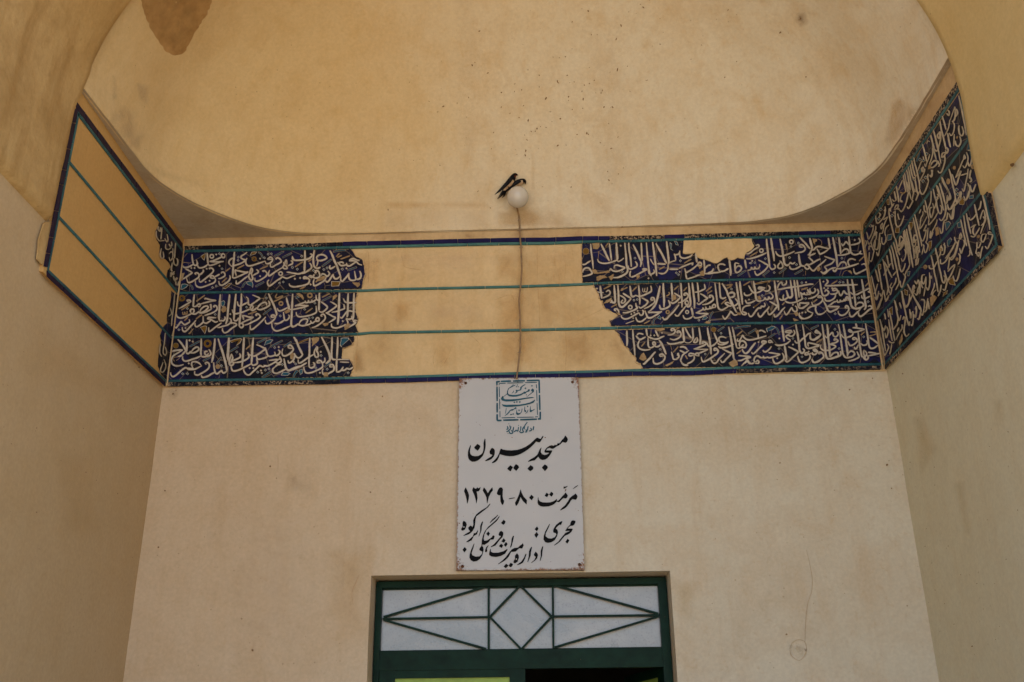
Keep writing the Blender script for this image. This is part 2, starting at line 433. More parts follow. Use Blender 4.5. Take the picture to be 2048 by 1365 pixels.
# unseen outer shell of the portal building, added to block the sun
fb = MB()
op = [(XL-.0, 0), (XL, ZS+CZ)] + [(XC-(HW-i), z+CZ) for i, z in PR] + [(XC+(HW-i), z+CZ) for i, z in reversed(PR[:-1])] + [(XR, ZS+CZ), (XR, 0)]
k = len(op); outer = []
for x, z in op:
    outer.append((min(-5, x) if False else x, z))
W_, H_ = 5.5, 6.2
vs = [(x, YF, z) for x, z in op]
for x, z in op:
    dx, dz = x-XC, max(0, z-1.2)
    if z < 1.3: q = (-W_ if x < XC else W_, z)
    else:
        t = min(W_/abs(dx) if abs(dx) > 1e-4 else 99, (H_-1.2)/dz if dz > 1e-4 else 99); q = (XC+dx*t, 1.2+dz*t)
    vs.append((q[0], YF, q[1]))
fb.add(vs, [(i, i+1, k+i+1, k+i) for i in range(k-1)])
fb.box((-W_, YF, H_), (W_, 8.5, H_+.3))
fb.box((-W_-.3, YF+.003, 0), (-W_, 8.5, H_)); fb.box((W_, YF+.003, 0), (W_+.3, 8.5, H_)); fb.box((-W_, 8.5, 0), (W_, 8.8, H_))
pb = fb.build('portal_shell', M['wall'])
tag(pb, 'unseen plastered shell around the vaulted niche, added to block the sun', 'building')

# ------------------------------------------------------------------ tile friezes
T0 = [(352,503.5),(366,502.7),(461,501),(533,499),(628,496.8),(685,495),(850,491),(1004,487.3),(1099,486.5),(1170,483.6),(1287,481.6),(1462,476.7),(1572,473.8),(1703,470.6),(1730,469.3)]
T1 = [(340,586.5),(356,586),(462,584.5),(533,583.2),(624,582.5),(712,581.7),(800,578),(1040,573),(1162,568.6),(1228,565),(1368,562.3),(1477,559.5),(1666,555.4),(1742,553.5)]
T2 = [(330,675.2),(343.5,674.7),(462,673),(535.6,670.5),(633,670.3),(718,667.9),(740,665.5),(1040,660),(1220,656.2),(1242,655.5),(1393,649.6),(1504,646.5),(1713,644.6),(1756,643.5)]
T3 = [(322,762.8),(332,762.5),(349,761.7),(536,759),(633,758),(717,755.5),(798,754.3),(916,750.5),(997,747.6),(1187,743.4),(1264,740.8),(1382,740),(1448,736.4),(1578,733),(1733,729.3),(1772,728)]
def yat(T, x):
    for a, b in zip(T, T[1:]):
        if x <= b[0]: return a[1]+(b[1]-a[1])*(x-a[0])/(b[0]-a[0])
    return T[-1][1]
def seg_row(mbs, pl, A, B, fA, hw, off, lens, gap, pick, top=None, depth=.003):
    """a row of glazed pieces along a line; fA(t) gives the centre point for t in 0..1"""
    L = math.hypot(B[0]-A[0], B[1]-A[1]); s = 0
    while s < L-2:
        l = random.uniform(*lens); e = min(L, s+l)
        if L-e < 6: e = L
        q = []
        n = max(1, int((e-s)/12))
        up_ = []; dn = []
        for i in range(n+1):
            t = (s+(gap if i == 0 else 0) + (e-s-gap)*i/n)/L
            c = fA(min(1, t)); h = hw(t)*(1+.12*noise.noise(Vector((t*L*.13, hw(0), 5))))
            up_.append((c[0]+h[0] if isinstance(h, tuple) else c[0], c[1]-h)); dn.append((c[0], c[1]+h))
        mi = pick((s+e)/2/L)
        if mi is not None: poly(mbs[mi], pl, up_+dn[::-1], off, depth)
        s = e

def hrow(mbs, T, x0, x1, dy, hw, lens, pick, off=.004):
    A = (x0, yat(T, x0)); B = (x1, yat(T, x1))
    seg_row(mbs, 'B', A, B, lambda t: (x0+(x1-x0)*t, yat(T, x0+(x1-x0)*t)+dy), lambda t: hw, off, lens, .45, pick, None, .009)

bf = thing('tile_frieze', (0, YB, 1.5+CZ), 'blue tile frieze of ivory script with a bare plaster middle, on the back wall', 'frieze')
lf = thing('tile_frieze', (XL, 3.4, 1.5+CZ), 'mostly bare tan plaster frieze panel ruled with turquoise lines, on the left side wall', 'frieze')
rf = thing('tile_frieze', (XR, 3.4, 1.5+CZ), 'dark blue tile frieze fully covered with ivory script, on the right side wall', 'frieze')
Zb, Zt = 1.507+CZ, Z0
def slab(pl, mt, parent, a, b):
    mb = MB()
    if pl == 'B':
        n = 40; v = []; f = []
        for i in range(n+1):
            px = 322+(1772-322)*i/n; q = on('B', px, yat(T3, px)+10.6+(1.5*noise.noise(Vector((px*.02, 3, 1))) if px < 1450 else 2.2+2.5*noise.noise(Vector((px*.03, 3, 1)))))
            x = q.x; v += [(x, YB+.005, q.z), (x, YB+.005, Zb+.35), (x, YB+.005, Zt), (x, YBW+.01, q.z+.004)]
        for i in range(n):
            for k in (0, 1): f.append((4*i+k, 4*i+4+k, 4*i+5+k, 4*i+1+k))
            f.append((4*i, 4*i+3, 4*i+7, 4*i+4))
        mb.add(v, f)
    else:
        X, s = (XL, 1) if pl == 'L' else (XR, -1)
        n = 20; v = []; f = []
        for i in range(n+1):
            t_ = i/n; e0, e1_ = ((94, 539), (331.5, 762)) if pl == 'L' else ((1995, 491), (1769, 728))
            q = on(pl, e0[0]+(e1_[0]-e0[0])*t_, e0[1]+(e1_[1]-e0[1])*t_+(11.5 if pl == 'L' else 9.0)+(1-t_)*1.5+1.6*noise.noise(Vector((t_*9, 3, X))))
            y = a+(b-a)*t_; v += [(X, y, q.z), (X, y, Zb+.35), (X, y, Zt), (X-s*.02, y, q.z+.004)]
        for i in range(n):
            for k in (0, 1): f.append((4*i+k, 4*i+4+k, 4*i+5+k, 4*i+1+k))
            f.append((4*i, 4*i+3, 4*i+7, 4*i+4))
        v += [(X-s*.02, a, Zt)]; f.append((0, 1, 2, len(v)-1, 3))
        mb.add(v, f)
    return mb.build('plaster_panel', mt, parent, False)
slab('B', M['panel'], bf, XL, XR)
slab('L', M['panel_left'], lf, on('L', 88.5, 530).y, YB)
slab('R', M['rim'], rf, on('R', 2000.5, 486).y, YB)
# cream plaster strip between the top tiles and the soffit
rim = MB()
for pl, pts in (('B', [(x, yat(T0, x)-9.5) for x in range(352, 1734, 20)]),):
    top = [on('B', x, y, .003) for x, y in pts]; n = len(top)
    tp = [Vector((p.x, p.y, Zt)) for p in top]; bk = [p+Vector((0, .004, 0)) for p in top]
    rim.add(top+tp+bk, [(i, i+1, n+i+1, n+i) for i in range(n-1)] + [(i, 2*n+i, 2*n+i+1, i+1) for i in range(n-1)])
rim.build('rim_strip', M['rim'], bf)

# --- back frieze: turquoise bands and border rows
tb = [MB() for _ in range(4)]; tbn = [MB() for _ in range(4)]
for i, (T, x0, x1, h) in enumerate(((T0, 366, 1723, 2.3), (T1, 355, 1738, 2.0), (T2, 342, 1752, 2.15), (T3, 331, 1767, 2.3))):
    xa, xb_ = (700, 1165) if i == 0 else (715, 1195) if i == 1 else (715, 1235) if i == 2 else (690, 1480)
    hrow([tb[i]], T, x0, xa, 0, h, (22, 60), lambda t: None if random.random() < .012 else 0)
    hrow([tbn[i]], T, xa, xb_, 0, h, (50, 95), lambda t: 0); hrow([tb[i]], T, xb_, x1, 0, h, (22, 60), lambda t: None if random.random() < .012 else 0)
for mb in tb: mb.build('turquoise_band', M['teal'], bf)
for mb in tbn: mb.build('turquoise_band', M['teal_new'], bf)
top_b = [MB(), MB()]
hrow(top_b, T0, 368, 685, -6.7, 3.6, (18, 40), lambda t: 1)
hrow(top_b, T0, 685, 1197, -7.0, 4.1, (45, 70), lambda t: 0)
hrow(top_b, T0, 1197, 1720, -6.8, 3.5, (20, 45), lambda t: 0 if random.random() < .25 else 1)
top_b[0].build('border_row', M['navy'], bf); top_b[1].build('border_row', M['pitted'], bf)
bot_b = [MB(), MB()]
hrow(bot_b, T3, 334, 680, 6.7, 3.7, (25, 50), lambda t: 1)
hrow(bot_b, T3, 680, 1473, 6.4, 3.7, (32, 50), lambda t: 1 if random.random() < .12 else 0)
hrow(bot_b, T3, 1473, 1762, 6.8, 3.6, (20, 50), lambda t: 1)
bot_b[0].build('border_row', M['navy'], bf); bot_b[1].build('border_row', M['pitted'], bf)

# --- back frieze: the blue grounds, left and right of the lost middle
def row_poly(Tt, Tb, x0, x1, edge, left):
    """ground between two bands; edge = ragged side, given top to bottom"""
    if left:
        t = [(x, yat(Tt, x)+3.2) for x in (x0, (x0+x1)/2)]; d = [(x, yat(Tb, x)-3.0) for x in ((x0+x1)/2, x0-9)]
        return t + edge + d
    t = [(x, yat(Tt, x)+3.2) for x in ((x0+x1)/2, x1)]; d = [(x, yat(Tb, x)-3.0) for x in (x1+10, (x0+x1)/2)]
    return t + d + edge[::-1]
e1 = [(702.5,499),(713,514.5),(724,519),(727,530),(730,547.5),(726,560),(722,577)]
e2 = [(714,586),(710,599),(709,613),(712,627),(716,640),(710.4,651),(716,664)]
e3 = [(708,672.7),(707.5,683),(702.7,689.7),(684,697.7),(682.5,719.5),(700,721),(706,732),(703.5,742),(700,752)]
r1 = [(1164,488),(1164,520),(1165,564)]
r2 = [(1188,571),(1192,578),(1197.6,587),(1200,598.7),(1206,601.6),(1207,609),(1210,615),(1220,620),(1232.7,626.5),(1236,632.4),(1228,638),(1219.6,642.6),(1222.5,651)]
r3 = [(1230,661),(1239,668),(1243.4,679.3),(1250.8,692.5),(1258,696),(1259.6,702.7),(1266.9,710),(1272.7,716),(1272,723),(1281.5,727),(1286,736)]
gt = MB()
for Tt, Tb, x0, x1, e, l in ((T0,T1,366,700,e1,True),(T1,T2,354,700,e2,True),(T2,T3,341,700,e3,True),(T0,T1,1165,1725,r1,False),(T1,T2,1190,1738.5,r2,False),(T2,T3,1231,1752.5,r3,False)):
    P_ = row_poly(Tt, Tb, x0, x1, e, l); poly(gt, 'B', P_, .0035, .009, .7, 3)
gt.build('ground_tiles', M['tile'], bf)

# --- script: strokes traced as (units of ten enlarged pixels) per enlarged crop
CROP = dict(A=(340,480,13.646),B=(460,475,13.646),C=(580,475,12.406),D=(330,575,13.65),E=(460,570,13.646),F=(580,570,13.653),G=(325,665,12.407),H=(455,660,12.407),
 I=(585,655,12.407),J=(1155,475,13.653),K=(1295,470,13.653),L=(1440,465,13.653),M=(1590,460,13.213),N=(1180,565,13.653),O=(1320,560,13.653),P=(1460,555,13.653),
 Q=(1600,550,13.213),R=(1220,650,13.653),S=(1360,650,13.653),T=(1490,645,13.653),U=(1620,640,13.213),
 V1=(1840,150,9.1),V2=(1780,260,9.75),V3=(1710,360,9.75),V4=(1860,270,9.1),V5=(1790,370,9.75),V6=(1720,480,9.75),V7=(1890,380,9.75),V8=(1800,480,9.75),V9=(1740,590,9.75),
 W1=(310,440,9.1),W2=(310,580,7.18),X1=(900,740,6.2034),X2=(900,940,6.2034))
TXT = {}
TXT['A'] = """60,40 61,53 64,66 69,70 75,66 72,55|63,67 55,72 46,75 38,75 35,71|l 32,64 40,62 48,62 56,64|g 85,46 90,42 96,38 95,47 93,55 91,53|k5 101,36 102,45 103,58 104,66|104,66 97,72 88,76 79,76 75,70 73,62|104,66 108,70 118,68 128,64 138,60 146,59|108,59 120,60 135,60 146,59|150,42 145,38 140,42 143,48 148,48 150,43|143,46 130,52 118,57 108,59|o 114,45 6|d 126,40 58,77 67,77 100,79 135,71 97,115 108,112|t 135,38 142,79 116,130 126,126|42,79 48,82 55,86 61,90|61,90 52,96 42,103 33,108|71,95 68,92 72,90 76,91 79,95 78,102 70,108 60,114 52,117 48,114 45,105|k5 90,82 91,86 86,92 80,96|109,80 107,78 112,77 117,80 118,86 110,95 100,103 90,111 84,115 80,113 80,106|69,112 70,122 75,128 84,130 95,127 108,122 120,117 124,110 122,104|122,104 115,105 110,102 113,98 118,99 122,103|122,101 130,97 135,94|140,92 141,89 146,88 149,92 150,97 146,101 138,105 132,106|163,97 164,104 160,112 150,120 141,124 135,121 133,113|b 142,116 155,104|b 152,86 164,77|g 145,131 155,125 160,120 168,119 160,126 152,133|h 30,134 33,122 40,121 49,124 42,130 35,134|z 55,124 60,128 62,135|p 25,108 30,92 40,90 36,102 33,112"""
TXT['B'] = """k6 12,40 11,55 9,75 8,95 7,110|7,110 12,111 20,108 30,104 40,99 48,95 49,94|49,94 40,95 30,93 20,91 14,90 15,98 17,104|0,75 5,79 12,77 22,74 32,70 40,65 42,62 36,60 30,56 31,51 38,47 46,41|10,56 3,59 -2,64 -3,70 0,75|46,57 43,65 44,73 50,78 60,77 72,73 84,69 95,65|96,65 98,71 104,72 112,68 116,62 115,57 110,54 105,58 104,60 110,60 115,60|127,60 125,58 130,56 136,59 140,66 132,72 124,76 116,81 111,80 110,74 110,70|146,68 147,76 144,82 150,86 156,84 153,78 149,76 150,70 153,62 155,66 155,74|144,82 130,90 118,98 110,104 106,105 105,98 108,90|170,52 172,58 176,62|166,64 170,66 170,72 164,75 158,78|k5 58,83 56,90 54,97 58,98 61,92 60,86 58,83|k5 54,97 51,106 54,114 58,117 62,113 60,105 58,98|50,105 40,112 30,120 22,126 17,126 17,118|63,104 70,100 77,96 76,91 72,88|92,94 89,92 93,91 98,94 101,100 97,107 90,112 80,118 72,120 68,117 68,111|o 138,99 6|gr 66,59 6|155,95 163,96 172,98 178,98|178,104 168,107 155,112 143,108 138,112 128,118 118,126 108,133 104,130 102,122 106,116|t 23,54 22,63 104,46 113,45 94,56 170,81 135,125 145,122|d 82,58 82,106|b 20,85 38,76|b 82,87 103,78|z 122,51 146,39|z 144,55 168,43|z 70,134 92,122|g 56,48 60,41 68,40 72,41 68,45 60,48|z 78,41 84,45 88,52 89,56|h 45,123 52,121 60,122 62,128 61,136 55,131 48,128|z 44,122 38,128 34,136"""
TXT['C'] = """6,47 6,54 12,57 22,57 32,56 44,54 52,49 55,43 50,41|k6 37,33 37,55 36,75 36,85|36,85 28,89 20,91 8,89 0,88|49,64 53,70 53,76 46,82 36,88 30,90|k5 60,32 58,48 58,62 60,72 66,77 72,76 75,74|67,54 66,50 70,45 78,43 86,45 91,51 86,55 76,58 70,58 68,66 66,72|68,58 67,54|k6 99,33 105,45 110,58 116,70 120,82 125,96|125,96 118,102 112,103 108,98 106,92|108,92 103,98 98,106 92,111 88,107|146,89 142,96 136,103 130,109 126,106 126,98|146,89 146,100 150,106 158,107 163,104 162,95 160,84|k5 163,104 170,104 175,100 176,92 173,84|172,58 165,56 158,53 152,54 148,58 156,58 164,60 170,66 178,69|164,61 156,66 148,71 142,70 140,64|140,68 132,70 126,70 122,66 118,62|122,66 124,62 130,62 133,65|112,72 105,76 100,78 98,73 100,70|b 126,54 148,46|b 115,48 122,40|b 118,50 128,45|z 108,36 120,33 138,32|z 143,82 165,74|z 80,72 103,55|66,87 62,88 64,83 70,84 73,90 74,96 70,100 62,101 56,98 50,95 46,98|44,100 36,98 34,102 40,102 45,103|45,101 48,106 46,114 38,118 25,121 10,123 0,120 -2,115|48,98 54,99 58,96 60,92|78,95 80,91 86,92 90,96 94,96 98,90 94,84|90,98 86,106 78,112 68,118 60,120 58,112 60,104|p 66,104 76,98 86,96 88,101 80,107 70,109|b 64,111 72,103|g 104,110 124,111 120,120 104,121|p 154,112 172,112 174,118 168,124 160,118|t 29,47 18,79 6,75 58,82 84,80 92,76 130,79 35,121|d 140,77 12,103 25,101 51,117|b 13,73 31,61|b 45,60 53,55|b 25,128 38,122|l 63,121 63,131"""
TXT['D'] = """gr 46,30 8|64,40 60,36 66,35 70,38 66,42 56,48 46,54 38,58|k5 80,20 78,35 77,48 77,53|77,53 84,52 90,47 94,45 96,50 92,53 88,50|96,46 106,43 118,40 130,37 138,36 130,35 120,33 110,30 109,33|k6 151,20 149,45 148,65 147,80 148,90|k6 176,20 175,35 172,60 170,85 166,100|b 86,38 108,22|b 45,62 66,48|31,73 33,80 42,84 54,81 66,75 72,72|72,71 69,65 72,60 78,60 79,66 75,71|72,72 82,73 89,69 93,66|95,67 98,60 106,53 114,51 118,54 114,60 106,66 96,69|91,67 98,70 110,68 120,63 126,60|k5 124,46 125,50 126,60|136,54 132,53 136,50 141,52 142,60 136,66 126,71 114,75 108,77|b 48,68 49,74 53,73 54,68 55,73 60,72 60,66|t 61,58 137,74 38,116|d 56,111 178,73|b 85,86 100,75|b 53,91 62,82|26,107 30,111 34,106 40,98 44,94 48,98 54,102 62,98 67,94 66,88|84,90 78,98 70,106 62,115 54,121 48,117 47,109|82,98 82,104 86,108 94,104 101,98 104,95 104,86 104,79|104,95 112,98 120,94 126,89|139,83 130,83 120,82 116,86 124,87 132,92 138,95 144,93|148,92 154,91 160,91 164,85 163,80|154,97 146,103 136,110 126,118 120,120 119,110|176,84 180,88 180,95 172,102 160,106 150,109 143,110|p 153,62 158,52 165,52 168,58 165,66 158,69|h 154,48 154,40 160,37 163,42 160,50 158,53|190,106 180,114 170,122 162,124 157,118 157,112|g 97,110 108,106 113,107 112,115 108,126 104,118|p 63,127 70,120 78,112 72,122 68,128"""
TXT['E'] = """k6 16,25 14,45 12,65 11,85 10,95|10,95 14,98 20,96 23,90|k6 31,24 31,45 29,65 28,85 26,100 27,108|20,46 22,55 28,58 36,54 44,50 50,46|44,33 49,38 50,48 50,53 56,55 64,50 74,43 81,37 72,32 62,28|t 99,36 45,61 137,85|l 83,37 94,37|6,68 9,76 16,79 26,77 38,73 50,68 54,67|55,66 56,60 60,57 63,60 60,66 56,68|56,68 62,70 68,67 73,62|74,66 78,58 86,51 94,48 99,50 100,56|74,66 82,68 92,65 102,60 108,55 107,48 105,44|b 50,80 72,73|k6 105,24 111,38 117,50 122,62 127,78 126,84|126,84 120,88 113,88 114,83 120,83 124,87 121,94 112,102 104,106 98,104 96,96|97,88 90,96 82,104 72,113 62,121 56,121 55,111|33,84 42,85 52,88 64,88|64,89 56,93 44,98 34,103 32,104|34,84 36,90 37,95|26,95 25,107 26,113 31,117 36,113 35,107 30,105 26,108|74,84 70,83 74,79 80,82 82,88 74,95 62,101 50,107 40,110|z 91,81 112,65|b 128,25 124,33 128,36 138,32 144,31 136,38 128,42 120,46|ob 139,51 6|k6 154,35 156,45 159,55 161,62 160,66 165,67|157,62 148,67 138,71 132,70 129,64|k6 171,25 170,45 169,65 168,85 167,105 168,112 174,114 180,112|146,75 147,85 149,95 154,97 160,92 162,86 160,82|148,96 140,102 130,106 122,105|114,104 115,115 120,123 128,126 140,123 152,118 165,112|3,106 6,104 14,105 18,109 12,114 4,119 -3,124|p 148,72 162,66 164,74 152,79"""
TXT['F'] = """3,112 8,115 16,111 22,106|71,28 72,38 76,42 80,40 78,35|72,40 66,44 60,47 60,41|60,46 52,48 50,42|51,47 44,49 41,44|42,47 34,50 24,54 16,57 14,57|14,57 30,56 42,57 50,57|50,57 38,61 24,64 10,67 0,68|p 17,24 26,22 34,28 38,36 36,42 30,34 20,28|h 16,36 20,32 25,35 18,37|ob 54,29 7|t 68,50 40,67 52,91 62,90|k6 80,22 80,40 79,58 79,70|79,72 86,75 94,71 102,62 98,56 90,50 84,46|b 43,77 61,64|71,58 72,66 72,74 66,79 52,84 36,87 24,87 18,82 17,75|110,46 118,50 127,57 120,64 110,71 102,76 98,76|98,77 106,80 116,86 124,90 116,97 106,103|p 88,106 98,104 106,103 104,110 94,113|88,86 84,84 90,80 95,84 96,92 90,100 80,108 70,114 60,117|76,98 70,96 74,90 79,92 78,99 70,100|70,98 62,104 58,103 56,98|58,104 52,108 44,110 34,112 24,109 22,106|24,108 28,100 34,95 42,93 48,96 46,103 42,108|z 88,44 112,32|b 88,34 108,24|k7 135,22 134,45 133,70 132,90 130,108|p 117,31 126,26 130,30 122,38 116,44|l 116,44 126,30|147,53 148,60 148,65 138,69 126,73 114,75|k6 159,22 158,40 158,60 157,80 156,88|k6 175,22 174,45 174,65 173,85 171,97|146,38 150,46 158,49 170,49 182,48|179,74 168,72 160,71 155,74 150,80 144,88 140,91 137,88|113,106 114,114 122,118 132,117 145,112 152,108|168,85 168,92 160,94 154,93 158,102 156,108|184,98 176,97 174,101 180,103 170,110 160,116 150,122|d 144,99|p 148,112 160,104 166,108 160,118 150,124"""
TXT['G'] = """gf 33,33 6|gr 112,28 9|k5 38,18 44,24 50,32 55,40 57,46|k5 60,18 60,30 60,44 58,48|57,46 52,52 46,58 38,60|58,50 64,53 70,47|70,51 76,42 84,37 89,38 90,43 84,48 76,51 68,51|24,47 32,45 42,44 50,44|50,44 40,50 30,56 24,62 22,70 24,78 32,83 42,83 52,80|k5 96,16 96,35 95,50 96,57|115,43 118,47 120,54 116,58 108,60 100,61 96,58|112,47 106,48 105,53 110,57 114,52|96,58 86,63 74,67 62,71 54,71 50,66 50,60|k6 130,16 129,32 127,48 125,62 122,75|k6 138,16 143,32 148,46 152,60 156,75 159,90 159,97|159,97 152,101 148,98 147,94|k5 164,14 163,30 162,45 161,58 163,70|171,54 174,62 172,70 168,76 166,72 168,62 171,54|z 68,35 92,22|z 101,71 118,62|z 134,77 146,62|108,80 106,76 112,75 116,80 115,88 108,95 98,101 88,106 80,104 80,97|75,88 72,80 74,74 82,73 90,76 95,81|97,83 88,88 78,92 66,92 58,88 50,92 42,99 34,106 26,110 21,106 20,100|60,89 73,90 76,88|l 30,72 26,66 30,62 38,61 44,60 40,66 34,70|127,75 128,88 131,100 136,103 142,98 148,94|131,99 122,103 112,109 100,112 96,107|of 137,85 5|d 67,20 75,23 65,77|t 50,103 62,103 146,83"""
TXT['H'] = """k5 4,20 3,40 2,60 1,75|10,60 6,70 4,80 6,87 12,88 15,82 10,77 13,70 10,62|10,77 20,74 30,69 32,64 30,59|k6 41,19 40,35 39,55 38,70 36,92|50,56 52,62 53,68 46,74 34,79 24,81 17,81|k6 64,20 62,40 61,60 60,75 59,84|59,84 48,90 36,96 24,101 14,102 10,97 9,90|59,84 64,88 72,85 74,80 72,73|72,37 80,40 88,44 94,47 88,52 80,58 70,64 62,65 53,61|94,44 96,52 99,62 104,66 112,65 118,62 117,55|116,62 122,64 128,60 130,54 126,50|100,66 92,70 80,73 74,72 72,65|t 117,44 23,55 75,105 94,100 103,97 136,86|d 127,43 83,101 85,107 55,95 64,95 131,81|103,76 112,75 124,74 118,80 108,86 98,90 90,88|125,74 132,72 133,78 126,83 118,80|132,72 129,66|96,88 88,92 80,89 72,96 62,105 54,112 46,110 41,103 40,98|160,46 152,45 151,40 156,38 161,43 163,50 156,58 146,64 138,64 135,57 137,47|k6 140,72 142,82 144,92 148,99 153,101 160,98 170,93 180,90|118,92 112,98 114,106 122,108 132,104 140,100 146,97|118,92 124,87 132,86|150,76 152,82 158,80 164,74 166,66 165,58|p 155,62 162,56 166,64 162,74 156,72|z 74,33 96,22|z 6,54 26,42|z 107,42 136,27|z 140,42 158,30|z 86,118 108,103|h 92,38 96,28 104,25 112,26 106,32 98,35|h 134,112 138,106 148,106 155,109 148,113|b 46,48 57,38|g 6,28 20,24 30,22 35,24 30,32 22,38 28,26 12,31|z 172,100 166,110 164,118"""
TXT['I'] = """k6 3,24 10,35 15,48 21,60 25,68|25,68 20,74 14,76 8,72 5,65|g 12,38 30,31 42,27 42,31 28,35 14,41|p 46,27 60,24 66,26 64,34 52,44 48,48 50,36|k5 43,26 42,45 42,62 41,80 41,98|41,98 47,101 54,97 54,90 51,87|60,48 55,58 54,66 58,74 64,72 63,64 60,58 62,50 60,48|53,67 44,72 36,77 28,83 20,88 15,88 14,80|d 70,61 3,86 68,113|t 71,70 8,91 86,104 58,101 138,113|k6 72,24 78,36 84,48 90,62 93,74 92,82 86,88 82,89|69,88 62,88 63,83 70,83 74,88 80,84 80,76|74,90 75,97 70,102 58,108 44,113 34,113 29,106 28,98|l 67,80 62,75|k5 98,24 98,40 97,58 97,72 100,79 108,80|k5 112,24 112,42 111,60 110,78|k3 110,80 118,80 130,80 141,80|k5 110,80 109,95 109,110|109,111 116,110 121,106 126,98|122,107 130,106 134,102|134,101 140,104 146,102 150,99|k3 118,86 140,87|100,98 93,98 94,93 100,93 103,98 102,107 94,112 84,117 76,116 74,108 76,103|z 80,98 95,86|h 121,28 128,27 138,27 139,31 132,36 124,44 122,48 119,42 121,34|l 140,28 146,36 146,44 124,52|0,106 10,101 20,97 30,91 35,88|h 17,107 24,104 24,113 20,117|z 14,108 8,113 3,121|p 78,112 88,112 88,122 78,122"""
TXT['J'] = """gf 23,38 8|k5 36,18 37,35 39,50 41,65 43,85|13,74 20,74 28,69 36,64|k5 14,96 16,89 22,84 30,84 36,90 40,98 34,102 24,105 14,107|p 40,17 60,15 60,26 55,32 42,31|k6 64,18 70,30 76,42 82,55 87,64|l 58,38 57,50 56,60|55,60 58,67 68,71 80,71 92,68 104,64 108,62|k5 87,17 89,32 91,48 93,63|b 77,25 84,16|k7 106,15 107,30 108,45 109,55 108,62|k3 108,62 112,66 120,62 126,57|k6 129,15 131,35 133,55 134,75 137,88 135,96 128,102 118,107 108,110 96,110|100,85 101,78 108,76 118,79 129,83 122,88 112,92 104,93 96,91 90,86 88,92|p 40,88 50,88 55,96 70,94 85,90 88,96 70,98 55,100 46,100 42,95|p 88,106 98,100 98,110 92,118 84,108|p 52,108 62,104 74,104 82,110 70,112 58,118 52,118|k5 140,15 141,35 144,52 146,68 147,80|k6 152,20 158,32 164,44 169,56 174,68 172,80|k5 174,16 175,35 176,55 177,64|158,66 162,72 162,79 154,84 146,87 140,85 139,78|146,108 150,108 160,104 172,97 182,92 190,88|177,87 184,86 190,88 178,90|144,108 143,100 145,92|p 160,104 168,100 170,108 162,114|k5 188,15 190,40 192,60 194,80 197,98 202,106|t 157,57 123,94|d 118,23 194,112"""
TXT['K'] = """k6 14,20 16,35 18,50 20,65 22,80 24,100 25,112|k6 23,24 31,38 38,50 44,62 49,72 53,78|k6 52,18 54,35 56,52 58,70 58,80|27,79 38,80 50,80|56,80 56,92 52,100 46,105 38,106 30,104|k5 60,94 72,94 84,94|86,92 96,87 106,83 116,79 124,77|124,76 122,83|h 74,18 80,20 84,28 78,26|h 62,22 66,26 65,36 69,42 64,38 62,30|73,52 76,60 77,70|k3 60,76 70,72 76,71|75,55 84,53 88,48|88,44 88,56 92,62 100,64 110,62 118,58 122,54|t 90,71 79,104 85,109|d 88,101|b 101,77 119,67|b 32,95 46,87|k6 132,48 133,60 135,75|142,80 138,79 138,84 146,84 147,78 142,75 137,77|137,80 132,86 122,94 112,100 106,103 103,98 102,92|p 138,84 150,86 142,94|k5 154,66 155,80 156,95 155,108|156,108 140,110 130,114 118,118 108,120 105,110 104,104|p 142,102 155,96 155,112 146,112|155,106 170,106 180,104 190,103 200,102|157,92 165,84 172,83|180,92 176,100 165,104|205,80 198,80 193,84 193,90 196,98 200,101|17,95 19,102 14,106 8,108 4,104 2,95|k3 8,66 12,74 18,82"""
TXT['L'] = """0,87 8,87 14,90|k5 0,107 10,106 18,102 23,99|k6 25,72 27,88 29,105 29,118|52,86 42,84 41,95 42,106 46,110 54,106 59,98 54,92 46,94 43,100|k5 68,75 70,88 72,98|k5 72,72 82,72 94,69 106,65 118,60 127,56|98,36 104,34 107,38 102,42 92,48 84,55 76,59 72,58|o 113,50 6|b 83,65 102,54|k6 127,18 128,32 130,48 132,64 134,80 136,95|136,95 142,101 150,98 151,92 147,87|k6 139,16 141,30 143,45 146,60 148,78|k6 164,18 167,32 170,45 172,60 174,75 176,85 182,90 188,88 192,82|192,82 198,86 205,82|152,52 156,60 164,65 176,63 190,58 203,52|t 95,83 85,84 124,72 194,39 190,69 148,110|d 88,78 82,84|o 195,26 6|b 180,32 183,46|k5 105,76 114,80 124,86 131,90 128,97 120,106 110,113 102,117 97,113 95,106|108,88 108,94 104,99 98,99 95,95 94,100 88,100 86,96 84,102 76,104|z 49,119 70,105|z 118,118 134,105|z 162,112 180,98|163,78 168,82 172,92 168,98 160,98 158,92 162,85 168,80|190,92 192,98 198,101 205,100"""
